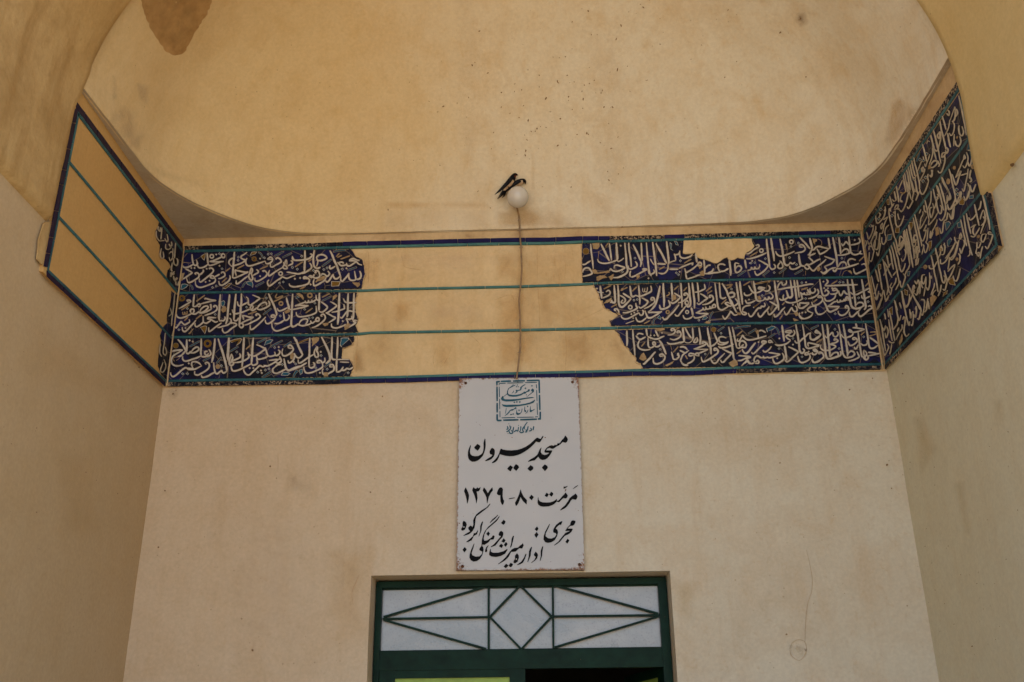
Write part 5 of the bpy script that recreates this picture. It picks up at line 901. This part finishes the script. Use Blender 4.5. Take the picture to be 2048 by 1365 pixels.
def leaf(x0, x1, z1, name):
    zc = .0
    st = .062
    l = MB(); l.box((x0, 0, .02), (x0+st, .035, z1)); l.box((x1-st, 0, .02), (x1, .035, z1)); l.box((x0+st, .001, lp_), (x1-st, .034, z1)); l.box((x0+st, .001, .02), (x1-st, .034, .14)); l.box((x0+st, .001, .9), (x1-st, .034, 1.0))
    return l
lz = on(yF+.008, 900, 1337).z; lp_ = on(yF+.02, 900, 1356.5).z; xm = on(yF+.01, 1051, 1345).x
def place_leaf(hx, hy, ang, w_, flip):
    rot = Matrix.Translation((hx, hy, 0)) @ Matrix.Rotation(ang, 4, 'Z')
    l = leaf(0, w_, lz, ''); s = -1 if flip else 1
    tr = lambda v: rot @ Vector((v.x*s, v.y, v.z))
    l.v = [tr(v) for v in l.v]; lo = l.build('door_leaf', M['green'], dr)
    u = MB(); u.box((.058, .012, 1.0), (w_-.058, .020, lp_+.004)); u.v = [tr(v) for v in u.v]; a = u.build('upper_panel', M['lime'], None)
    b = MB(); b.box((.058, .012, .14), (w_-.058, .020, .9)); b.v = [tr(v) for v in b.v]; c_ = b.build('lower_panel', M['green'], None)
    h = MB(); hx_ = w_-.03; h.tube([tr(Vector(p)) for p in ((hx_, 0, 1.08), (hx_, -.04, 1.08), (hx_-.10, -.045, 1.075))], .009, 8); h_ = h.build('handle', M['steel'], None)
    for o in (a, c_, h_):
        o.parent = lo; o.matrix_parent_inverse = Matrix.Translation(world_loc(dr)) @ Matrix.Translation(-world_loc(dr))
    return lo
mt, nt, b = mat('steel'); b.inputs['Metallic'].default_value = 1; b.inputs['Base Color'].default_value = (.5, .5, .5, 1); b.inputs['Roughness'].default_value = .35; M['steel'] = mt
place_leaf(gx0+.001, yF+.008, 0, xm-gx0-.002, False)
place_leaf(gx1-.001, yF+.045, R(-78), gx1-xm, True)
# unlit room behind the door
rm = MB(); a, b_ = (-2.2, YI+.002, -.01), (2.0, YI+3.2, 2.6)
v = [(a[0],a[1],a[2]),(b_[0],a[1],a[2]),(b_[0],b_[1],a[2]),(a[0],b_[1],a[2]),(a[0],a[1],b_[2]),(b_[0],a[1],b_[2]),(b_[0],b_[1],b_[2]),(a[0],b_[1],b_[2])]
rm.add(v, [(4,7,6,5),(1,2,6,5),(2,3,7,6),(3,0,4,7)])
tag(rm.build('room_wall', M['dark']), 'dark inner room seen through the half open green door', 'room')

# ------------------------------------------------------------------ sign
def sign_mat():
    mt, nt, b = mat('enamel_plate'); co = coords(nt)
    tc = node(nt, 'ShaderNodeTexCoord'); sp = node(nt, 'ShaderNodeSeparateXYZ'); nt.links.new(tc.outputs['Generated'], sp.inputs[0])
    def absd(s):
        a = node(nt, 'ShaderNodeMath', operation='SUBTRACT'); nt.links.new(s, a.inputs[0]); a.inputs[1].default_value = .5
        c = node(nt, 'ShaderNodeMath', operation='ABSOLUTE'); nt.links.new(a.outputs[0], c.inputs[0]); return c.outputs[0]
    ex, ez = absd(sp.outputs[0]), absd(sp.outputs[2])
    mx = node(nt, 'ShaderNodeMath', operation='MAXIMUM'); nt.links.new(ex, mx.inputs[0]); nt.links.new(ez, mx.inputs[1])
    pr = node(nt, 'ShaderNodeMath', operation='MULTIPLY'); nt.links.new(ex, pr.inputs[0]); nt.links.new(ez, pr.inputs[1])
    n1 = noise_n(nt, co, 55, 6, .75)
    e = node(nt, 'ShaderNodeMath', operation='MULTIPLY_ADD'); nt.links.new(n1, e.inputs[0]); e.inputs[1].default_value = .05; nt.links.new(mx.outputs[0], e.inputs[2])
    edge = ramp(nt, e.outputs[0], [(.515, 0), (.524, 1)])
    n2 = noise_n(nt, co, 75, 5, .8)
    c = node(nt, 'ShaderNodeMath', operation='MULTIPLY_ADD'); nt.links.new(n2, c.inputs[0]); c.inputs[1].default_value = .19; nt.links.new(pr.outputs[0], c.inputs[2])
    corner = ramp(nt, c.outputs[0], [(.306, 0), (.325, 1)])
    mm = node(nt, 'ShaderNodeMath', operation='MAXIMUM'); nt.links.new(edge, mm.inputs[0]); nt.links.new(corner, mm.inputs[1])
    n3 = ramp(nt, noise_n(nt, co, 60, 2, .5), [(.735, 0), (.76, .9)])
    m2 = node(nt, 'ShaderNodeMath', operation='MAXIMUM'); nt.links.new(mm.outputs[0], m2.inputs[0]); nt.links.new(n3, m2.inputs[1])
    base = mix(nt, ramp(nt, noise_n(nt, co, 4, 4, .6), [(.3, 0), (.7, 1)]), (.455, .455, .455), (.50, .495, .485))
    rust = mix(nt, ramp(nt, noise_n(nt, co, 160, 3, .6), [(.4, 0), (.65, 1)]), (.10, .035, .012), (.33, .15, .05))
    nt.links.new(mix(nt, m2.outputs[0], base, rust), b.inputs['Base Color'])
    b.inputs['Roughness'].default_value = .42; b.inputs['Specular IOR Level'].default_value = .35
    bump(nt, b, noise_n(nt, co, 6, 3, .5), .06, .01); return mt
M['plate'] = sign_mat()
ys = YB-.013
TL, TR, BR, BL = on(ys, 918.5, 757), on(ys, 1157, 755), on(ys, 1169, 1140), on(ys, 912.5, 1141)
sg = thing('sign', (TL+TR+BR+BL)/4, 'white metal sign with black Persian writing and rusty edges above the door', 'sign')
pb_ = MB(); nn = 12; front = []
for c0, c1 in ((TL, TR), (TR, BR), (BR, BL), (BL, TL)):
    for k in range(nn): front.append(c0.lerp(c1, k/nn)+Vector((0, .0012*noise.noise(Vector((k*.7, c0.x*5, c0.z*3))), 0)))
pb_.prism(front, Vector((0, -1, 0)), .022)
pb_.build('plate', M['plate'], sg)
M['plate_bare'] = flat('bare_enamel', (.46, .46, .455), .45, .08, 20, .2)
M['ink'] = flat('black_paint', (.006, .006, .0065), .6, .3, 40, .06)
M['emblem'] = flat('teal_paint', (.022, .085, .135), .5, .25, 25, .1, (.03, .115, .165))
GLYPH = {
'a': (925,865,11.2, """500,138 513,150 520,280 512,360 490,450 455,530 400,590 340,635 280,658 215,660 165,630 132,585 120,520 122,440 140,370 175,290 188,290 186,320 172,390 168,445 180,490 220,525 280,535 350,530 410,500 445,465 465,410 472,350 470,240 485,180|332,260 385,290 402,320 375,375 332,415 315,395 262,350 275,320|665,347 705,370 725,410 720,490 700,545 650,600 600,625 510,648 505,638 560,590 640,545 672,510 655,500 620,490 605,450 612,410 640,365|860,362 900,385 1000,402 1100,406 1232,392 1322,365 1422,320 1512,260 1592,185 1652,128 1682,120 1722,140 1752,148 1777,105 1800,78 1814,90 1807,115 1777,160 1742,215 1722,228 1692,222 1652,210 1592,275 1522,340 1452,395 1382,440 1312,480 1232,512 1150,532 1060,538 960,525 880,505 838,490 815,560 780,630 735,670 680,692 660,688 662,672 720,620 780,550 820,470 840,400|1070,738 1132,778 1080,875 1060,870 1000,820 1015,795|1195,712 1250,745 1268,785 1210,862 1190,855 1142,812 1145,778"""),
'b': (1035,865,11.2, """1068,70 1110,115 1130,160 1112,210 1080,235 1050,230 1012,218 960,270 920,300 890,310 850,338 800,368 770,370 745,358 710,348 670,365 640,405 770,405 780,415 760,460 715,530 670,580 620,610 565,622 520,610 490,585 466,548 440,575 385,630 330,638 240,662 235,650 290,605 380,555 440,505 470,445 495,385 530,340 538,350 525,400 525,450 550,490 600,508 650,500 690,480 705,460 620,458 600,435 610,405 660,340 710,305 760,290 800,298 815,302 835,275 850,280 858,288 875,282 905,240 930,250 960,225 1000,165 1040,130 1055,95|295,735 345,770 360,800 345,830 292,872 270,860 225,825 230,800|612,718 662,750 680,780 672,810 612,872 595,850 548,800 555,775"""),
'c': (915,965,10.346, """170,103 195,150 225,215 240,275 232,350 215,410 203,443 195,435 190,370 172,290 135,180 145,150|330,100 345,115 365,132 385,132 400,115 412,103 425,120 445,122 472,95 476,110 460,160 440,185 395,190 410,260 415,330 400,400 392,435 385,430 378,370 355,280 303,165 312,135|548,103 590,155 628,225 665,165 715,105 725,110 733,165 690,220 650,300 625,400 615,440 608,430 600,320 575,260 520,170 535,130|895,103 925,115 942,150 935,220 935,290 945,350 967,385 955,440 935,472 915,455 890,400 885,330 885,265 850,270 815,245 815,220 840,150 865,115|1058,342 1080,328 1185,315 1192,325 1150,335 1065,350|1305,142 1315,170 1331,221 1370,298 1437,370 1432,457 1418,452 1351,385 1304,305 1285,370 1262,430 1220,490 1205,482 1188,425 1230,350 1265,270 1290,195"""),
'd': (1040,965,10.76, """245,265 300,318 252,388 195,335|390,315 398,330 400,370 430,410 480,430 560,435 650,430 720,410 770,375 792,360 798,370 792,400 830,390 860,360 900,310 950,260 968,235 985,218 1005,250 1030,285 1015,330 985,350 935,340 890,380 850,425 830,430 790,415 740,465 690,495 620,518 500,525 440,515 390,480 378,440 382,350|570,222 620,258 582,322 530,290|668,202 712,230 718,255 678,312 627,266|1195,240 1228,280 1240,310 1222,355 1200,378 1130,362 1095,395 1055,465 1000,535 950,570 865,608 862,598 900,555 970,495 1030,410 1075,335 1120,295 1165,270|948,75 958,100 970,98 980,85 990,95 1010,80 1022,75 1020,95 990,115 945,140 935,130 940,95|1130,145 1180,100 1240,62 1250,68 1215,100 1150,140"""),
'e': (915,1005,6.891, """450,15 452,28 420,70 350,125 260,195 250,230 243,300 235,350 210,395 190,415 160,440 80,465 85,455 130,425 175,400 150,370 148,350 175,320 200,330 205,345 218,310 215,250 230,215 260,165 330,110 400,70|90,255 120,280 128,310 105,375 75,392 52,385 52,365 70,335 68,285 80,260|350,260 352,275 335,340 330,390 295,475 290,468 312,400 312,330 330,280|280,380 283,395 270,440 225,465 195,525 150,545 118,550 125,540 170,505 210,470 225,425 250,425 270,400|100,617 122,640 125,655 95,690 68,655|580,188 575,210 540,260 470,320 400,380 372,440 360,500 370,530 410,525 460,490 475,480 480,462 500,455 512,470 500,510 480,515 455,515 430,550 370,588 345,580 340,600 355,620 360,660 340,730 310,780 265,812 220,818 185,800 165,765 168,720 185,660 228,565 233,575 215,640 195,700 205,730 250,748 300,745 335,715 345,680 330,675 300,660 305,635 330,600 335,520 350,460 375,400 420,340 490,280 545,230 570,195|555,170 557,182 520,225 450,285 445,278 480,235 530,195|425,400 448,430 425,470 395,435|425,590 428,598 405,640 412,670 395,690 380,685 380,660 395,620|600,393 628,410 633,440 620,480 580,520 545,570 520,598 460,620 458,612 500,580 545,530 590,480 600,465 570,460 565,440 578,410|635,240 664,265 655,290 633,312 600,285|455,640 460,650 460,680 490,695 560,695 630,675 680,645 690,640 685,665 655,710 600,740 530,755 470,748 438,730 435,710 445,660|635,495 664,525 640,558 605,540|668,545 692,575 665,615 638,588|600,570 630,592 612,632 570,605"""),
'f': (985,1030,7.472, """318,310 322,318 305,400 285,470 268,492 263,485 280,420 285,360 300,325|450,425 462,440 466,460 445,505 400,500 345,550 310,555 280,555 240,630 190,680 130,715 85,742 82,735 140,690 200,630 255,555 290,515 330,495 380,490 410,460 440,440|203,730 236,757 232,768 200,798 165,775|270,718 305,735 300,760 275,785 255,775 240,757|368,572 392,610 395,640 375,700 340,725 315,720 315,690 335,660 335,610|505,580 507,592 485,660 455,715 415,740 362,752 372,740 430,700 470,640 490,590|585,475 590,485 575,560 570,610 528,710 522,700 540,630 545,545 565,500|645,550 670,575 680,600 668,650 635,685 582,722 580,714 625,675 645,630 622,610 618,590|755,465 758,478 745,560 742,610 715,690 707,685 720,620 720,540 738,485|1045,92 1042,110 1022,158 1010,145 975,170 945,205 970,225 980,260 965,320 930,380 880,410 830,420 785,408 762,370 765,320 785,255 850,135 858,140 835,200 795,280 795,320 830,350 880,355 930,335 955,295 945,275 910,265 905,240 915,205 950,150 1000,110|1205,82 1240,92 1240,115 1220,150 1195,165 1165,165 1120,205 1195,207 1200,215 1180,255 1140,290 1080,315 1050,350 1010,400 960,440 922,460 920,452 980,405 1040,330 1090,270 1145,250 1150,240 1090,243 1090,230 1120,190 1160,150 1165,120 1180,90|1122,357 1150,382 1120,432 1088,405|665,172 688,208 662,248 630,215|658,256 688,295 655,348 625,300"""),
'g': (990,755,9.956, """735,150 757,170 735,190 718,170|750,222 775,245 778,280 760,300 700,345 630,395 628,388 680,345 745,290 720,270 725,240|690,240 695,255 680,285 640,290 600,330 575,325 520,360 430,385 350,388 280,378 248,350 240,340 180,385 172,378 235,330 240,280 262,225 320,180 400,150 410,145 400,165 340,195 280,225 262,260 258,310 275,340 340,350 420,350 500,335 560,305 580,285 610,290 650,265 660,240|335,160 370,135 372,145 340,168|625,325 632,345 630,365 615,360|605,200 628,218 605,240 585,222|605,135 607,148 560,180 535,205 530,230 515,260 470,270 450,280 440,305 395,325 390,318 425,290 410,275 415,250 440,250 450,258 500,240 500,205 540,165|370,260 378,275 370,300 335,325 330,318 355,295|445,140 460,152 445,170 430,155|425,175 440,188 425,203 410,190|462,172 476,188 462,203 446,188|150,370 175,385 170,420 200,438 300,440 450,430 600,408 740,392 780,400 760,410 620,430 480,458 350,478 220,482 145,465 118,435 125,405|795,440 795,470 760,510 690,535 600,555 480,575 350,588 220,592 160,575 140,550 132,530 150,540 220,548 350,545 480,545 600,525 700,500 770,460|385,480 405,497 385,517 365,500|435,472 458,490 435,510 415,493|493,472 517,490 493,512 472,495|790,625 785,650 750,670 715,697 692,690 690,650 705,570 712,580 712,650 740,655 775,635|650,562 668,580 650,597 632,580|660,640 662,665 640,705 605,727 605,718 635,690 650,650|595,570 600,600 600,650 620,665 625,675 610,692 590,690 582,665 585,600|540,615 545,640 535,690 500,735 455,755 425,740 418,710 430,650 440,640 438,690 460,715 500,710 525,680 530,640|480,640 498,655 480,675 460,655|415,592 430,612 415,632 390,632 350,665 310,665 290,700 250,740 195,770 195,762 250,710 300,650 335,635 370,630 395,605|320,725 340,740 318,758 298,742|362,715 382,730 360,748 342,733|225,610 230,620 222,680 208,728 202,722 210,670 215,625""")}
def glyphs(keys, m_, name, base):
    mb = MB(); i = 0
    for k in keys:
        x0, y0, q, spec = GLYPH[k]
        for st in spec.split('|'):
            i += 1; poly(mb, ys, [(x0+float(p.split(',')[0])/q, y0+float(p.split(',')[1])/q) for p in st.split()], base+(i % 7)*.00006, .0004)
    return mb.build(name, m_, sg)
EMB = """k2 58,15 62,14.5|k2 63,14.4 76,14|k2 78,14 93,13.6|k2 95,13.5 111,13|k2 110.5,13 111,29|k2 111,31 111.5,50|k2 112,52 112,62|k2 112,61 109,61|k2 108,61.3 87,62|k2 85,62 66,62.5|k2 64,62.8 58.5,63|k2 58.5,63 58.5,55|k2 58.5,53 58.5,41|k2 58.5,39 58.3,21|k2 58.3,19 58,14|k1 61,17 69,16.6|k1 71,16.5 91,16|k1 93,16 108,15.6|k1 107,18 107.5,23|k1 107.5,25 108,39|k1 108,41 108.5,56|k1 109,58.3 105.5,58.5|k1 104,58.7 83,59|k1 81,59.2 64,59.6|k1 62,59 62,51|k1 61.8,49 61.5,36|k1 61.5,34 61,21|k1 61,19 61,17|k1.4 104,70 103,75|k1.3 100,72 101,75 98,76|k1.4 97,70 96,75|k1.3 96,74 95,77 93,77|k1.3 94,74 95,76|k1.2 96,65 93,69 92,74|k1.4 92,70 90,74 91,77 88,78 86,76|k1.3 88,70 87.5,76|k1.3 85,71 84,76 82,75 81,76 79,77|k1.4 79,71 78,76|k1.4 76,75 78,78 75,79 73,76|k1.4 74,69 75,73 72,76 70,77|k1.4 71,70 72,73 70,74|d.7 85,69 76,71 72,79 74,79 73,67"""
def paint(spec, code, m_, name, base, tp):
    x0, y0, s = CROP[code]; mb = MB()
    for i, st in enumerate(spec.split('|')):
        t = st.split(); k = t.pop(0); v = float(k[1:]); pts = [(x0+float(p.split(',')[0])*10/s, y0+float(p.split(',')[1])*10/s) for p in t]
        off = base+(i % 11)*.00006
        if k[0] == 'd':
            for c in pts:
                r = v*9.4/s; a = .12; poly(mb, ys, [(c[0]+r*math.cos(a+q*math.pi/2), c[1]+r*math.sin(a+q*math.pi/2)) for q in range(4)], off, .0004)
        else: ribbon(mb, ys, pts, v*10/s*1.06, off, .0004, tp)
    return mb.build(name, m_, sg)
for kk_ in 'ab', 'cd', 'ef': glyphs(kk_, M['ink'], 'lettering', .0016)
em_ = glyphs('g', M['emblem'], 'emblem_script', .0016)
hb = MB()
for c_, r_ in (((927.8, 1054.4), 1.3), ((1032.6, 1118.6), 1.4)): poly(hb, ys, circ(c_, r_, 8), .0024, .0003)
hb.build('letter_eye', M['plate_bare'], sg)
paint(EMB, 'X1', M['emblem'], 'emblem', .0016, .8)
M['rusty'] = flat('rusty_screw', (.09, .035, .015), .8, .4, 200, .3)
for px, py in ((931.5,766.5),(1145,764.5),(925,1133),(1159,1129.5)):
    s_ = MB(); c = on(ys, px, py, .002); s_.tube([c+Vector((0, .004, 0)), c, c-Vector((0, .002, 0))], [.0062, .0062, .004], 12); s_.build('screw', M['rusty'], sg)

# ------------------------------------------------------------------ globe lamp and its cable
yL = 3.905
gc = on(yL, 1035.4, 394.5); gr = (on(yL, 1057.2, 394.5)-gc).length
lp = thing('wall_lamp', gc, 'round frosted white globe lamp on the dome wall with two birds on it', 'lamp')
mt, nt, b = mat('opal_glass'); b.inputs['Base Color'].default_value = (.70, .68, .64, 1); b.inputs['Roughness'].default_value = .12
b.inputs['Transmission Weight'].default_value = .2; b.inputs['Subsurface Weight'].default_value = .2; b.inputs['Coat Weight'].default_value = .5; b.inputs['Subsurface Radius'].default_value = (.05, .05, .05); b.inputs['IOR'].default_value = 1.45
M['opal'] = mt
bm = bmesh.new(); bmesh.ops.create_uvsphere(bm, u_segments=40, v_segments=24, radius=gr, matrix=Matrix.Translation(gc)); me = bpy.data.meshes.new('globe'); bm.to_mesh(me); bm.free()
for p in me.polygons: p.use_smooth = True
me.materials.append(M['opal']); o = bpy.data.objects.new('globe', me); COL.objects.link(o); o.parent = lp; o.matrix_parent_inverse = Matrix.Translation(-gc)
M['bakelite'] = flat('bakelite', (.05, .035, .025), .5, .2, 30, .3)
h = MB(); h.tube([gc+Vector((0, gr*.7, .012)), gc+Vector((0, gr*1.05, .016)), gc+Vector((0, .10, .02))], [.018, .02, .022], 14); h.build('lamp_holder', M['bakelite'], lp, True)
cb = thing('cable', on(3.978, 1033, 756), 'thin brown electric cable running from the globe lamp down to the sign', 'cable')
cp = [(1033,414),(1035.4,421),(1037.6,431.3),(1038.6,441.5),(1039.4,459),(1040.5,478),(1042,495.7),(1043,520),(1043.5,540),(1041.5,570),(1038.5,600),(1040,640),(1041,670),(1040,700),(1036,735),(1033,758)]
M['cable'] = flat('brown_cable', (.25, .17, .10), .7, .3, 40, .2)
c3 = [on(3.975, x, y) for x, y in crom(cp, 5)]
c3[0] = c3[0]+Vector((0, -.03, 0))
t = MB(); t.tube(c3, .0039, 8); t.build('wire', M['cable'], cb, True)
M['clip'] = flat('steel_clip', (.22, .19, .16), .5, .3, 60, .4)
for px, py in ((1038.4,440.3),(1038.8,461),(1042.2,494.8),(1041,572),(1040,640),(1039,705)):
    t = MB(); a = on(3.974, px-3.2, py+.6); b2 = on(3.974, px+3.2, py-.4)
    t.tube([a+Vector((0, .006, 0)), a, (a+b2)/2+Vector((0, -.003, 0)), b2, b2+Vector((0, .006, 0))], .0012, 6); t.build('clip', M['clip'], cb)

# ------------------------------------------------------------------ swallows
M['b_back'] = flat('blue_black_feathers', (.0045, .005, .008), .45, .4, 60, .12)
M['b_belly'] = flat('cream_feathers', (.50, .37, .25), .8, .2, 60, .2)
M['b_throat'] = flat('rust_feathers', (.08, .022, .012), .7, .3, 60, .1)
M['b_beak'] = flat('black_beak', (.006, .006, .006), .5, .2, 60, .1)
BM = [M['b_back'], M['b_belly'], M['b_throat'], M['b_beak']]
def loft(y, sp, back, belly, throat, beak, flat_=.85, seg=14):
    """one continuous bird body along spine points (px, py, radius px) in the plane y; back = screen direction of the back"""
    cs = [on(y, a, b_) for a, b_, r in sp]; u = (on(y, 1001, 400)-on(y, 1000, 400)).length
    vs = []; n = len(sp); bk = (rt*back[0]-up*back[1]).normalized(); side = Vector((0, 1, 0))
    for i in range(n):
        tdir = (cs[min(i+1, n-1)]-cs[max(0, i-1)]).normalized(); nb_ = (bk-tdir*bk.dot(tdir)).normalized(); sd_ = tdir.cross(nb_).normalized()
        r = sp[i][2]*u
        for j in range(seg):
            a = 2*math.pi*j/seg; vs.append(cs[i]+nb_*r*math.cos(a)+sd_*r*flat_*math.sin(a))
    fs = []; ms = []
    for i in range(n-1):
        for j in range(seg):
            fs.append((i*seg+j, i*seg+(j+1) % seg, (i+1)*seg+(j+1) % seg, (i+1)*seg+j))
            d = math.cos(2*math.pi*(j+.5)/seg)
            ms.append(3 if i >= beak else (2 if i >= throat and d < -.35 else (0 if d > .05 or i >= throat-1 else 1)))
    fs += [tuple(range(seg-1, -1, -1)), tuple(range((n-1)*seg, n*seg))]; ms += [0, 3]
    return vs, fs, ms
def blade(mb, y0, y1, pts, w_, mi=0):
    """a tapering feather blade through (px,py) points, thick in the middle"""
    p = [on(y0+(y1-y0)*i/(len(pts)-1), *q) for i, q in enumerate(pts)]; u = (on(y0, 1001, 400)-on(y0, 1000, 400)).length
    mb.tube(p, [max(.0004, x*u) for x in w_], 8, mi)
def swallow(lab, y, sp, back, throat, beak, wing, tails, legs, eye):
    loc = on(y, *legs[0][1]); r_ = thing('swallow', loc, lab, 'bird', 'swallows on the globe lamp')
    v, f, ms = loft(y, sp, back, 0, throat, beak)
    body = link('body', v, f, None, r_, True, BM, ms)
    sub = body.modifiers.new('smooth', 'SUBSURF'); sub.levels = 1; sub.render_levels = 2
    for s in (-1, 1):
        w1 = MB(); n = len(wing)
        dy = [s*.016, s*.019, s*.015, s*.009, s*.004]
        P = [on(y+dy[i], *wing[i][:2]) for i in range(n)]; u = (on(y, 1001, 400)-on(y, 1000, 400)).length
        seg = 8; vs = []; bk = (rt*back[0]-up*back[1]).normalized()
        for i, c in enumerate(P):
            td = (P[min(i+1, n-1)]-P[max(0, i-1)]).normalized(); nb_ = (bk-td*bk.dot(td)).normalized(); sd_ = td.cross(nb_)
            for j in range(seg):
                a = 2*math.pi*j/seg; vs.append(c+nb_*wing[i][2]*u*math.cos(a)+sd_*wing[i][2]*u*.28*math.sin(a))
        w1.add(vs, [(i*seg+j, i*seg+(j+1) % seg, (i+1)*seg+(j+1) % seg, (i+1)*seg+j) for i in range(n-1) for j in range(seg)] + [tuple(range(seg)), tuple(range((n-1)*seg, n*seg))])
        w1.build('wing', M['b_back'], r_, True)
    for t_ in tails:
        tm = MB(); blade(tm, y, y+t_[1], t_[0], [1.6, 1.1, .45][:len(t_[0])]); tm.build('tail_feather', M['b_back'], r_, True)
    for lg_ in legs:
        lm = MB(); a = on(y+lg_[2], *lg_[0]); b2 = on(y+lg_[2]-.008, *lg_[1]); lm.tube([a, (a+b2)/2+Vector((.001, -.001, 0)), b2], [.0022, .0014, .0011], 6)
        for k in (-1, 0, 1): lm.tube([b2, b2+Vector((.006, -.004+k*.0035, -.001)), b2+Vector((.010, -.005+k*.005, -.005))], [.001, .0009, .0005], 5)
        lm.build('leg', M['b_beak'], r_, True)
    for s in (-1, 1):
        em = MB(); c = on(y+s*eye[2], eye[0], eye[1]); em.tube([c-Vector((0, .0015, 0)), c, c+Vector((0, .0015, 0))], [.0006, .0022, .0006], 8); em.build('eye', M['b_beak'], r_, True)
swallow('upright swallow with long forked tail perched on the left of the globe', 3.925,
    [(1005,384,1.2),(1007,381,2.6),(1012,374,5.2),(1018,367,7.2),(1023,360.5,7.2),(1026.3,355,6.0),(1028.2,351.6,5.0),(1030.6,349.9,4.4),(1033,349.9,2.9),(1034.6,350.3,1.3),(1036.8,350.9,.3)], (-.75, -.65), 5, 9,
    [(1023.5,357,3.2),(1019,362,4.2),(1010,371.5,3.7),(999,382,2.3),(989.5,389.8,.4)],
    [([(1007,380),(1001,389),(994.6,399)], .004), ([(1008,381),(1003,390),(996.5,398.5)], -.004), ([(1009,382),(1004,391),(999,396)], .0)],
    [((1016,374),(1021,379.5), -.005), ((1017,374.5),(1022.5,378.8), .006)], (1031,348.9,.0098))
swallow('crouching swallow with its head tucked down preening on top of the globe', 3.945,
    [(1008,389,1.2),(1010,386.5,2.4),(1016.5,380,4.6),(1025,373,6.6),(1033.5,367.6,7.2),(1040.5,364.3,6.6),(1045.5,362.2,5.4),(1048.5,361.9,4.6),(1050.6,363.6,3.6),(1051.4,366,2.0),(1051,368,.9),(1050,369.6,.3)], (-.45, -.9), 7, 10,
    [(1041,361.5,3.0),(1034.5,364.5,4.2),(1024,371.5,3.6),(1013.5,381.5,2.2),(1004.8,391.5,.4)],
    [([(1011,385),(1007.5,391),(1004.8,396.5)], .003), ([(1012,386),(1009.5,391),(1007.5,394.5)], -.003)],
    [((1030,373),(1031,376.5), -.004), ((1034,372),(1035,375.5), .005)], (1049.6,362.8,.0098))
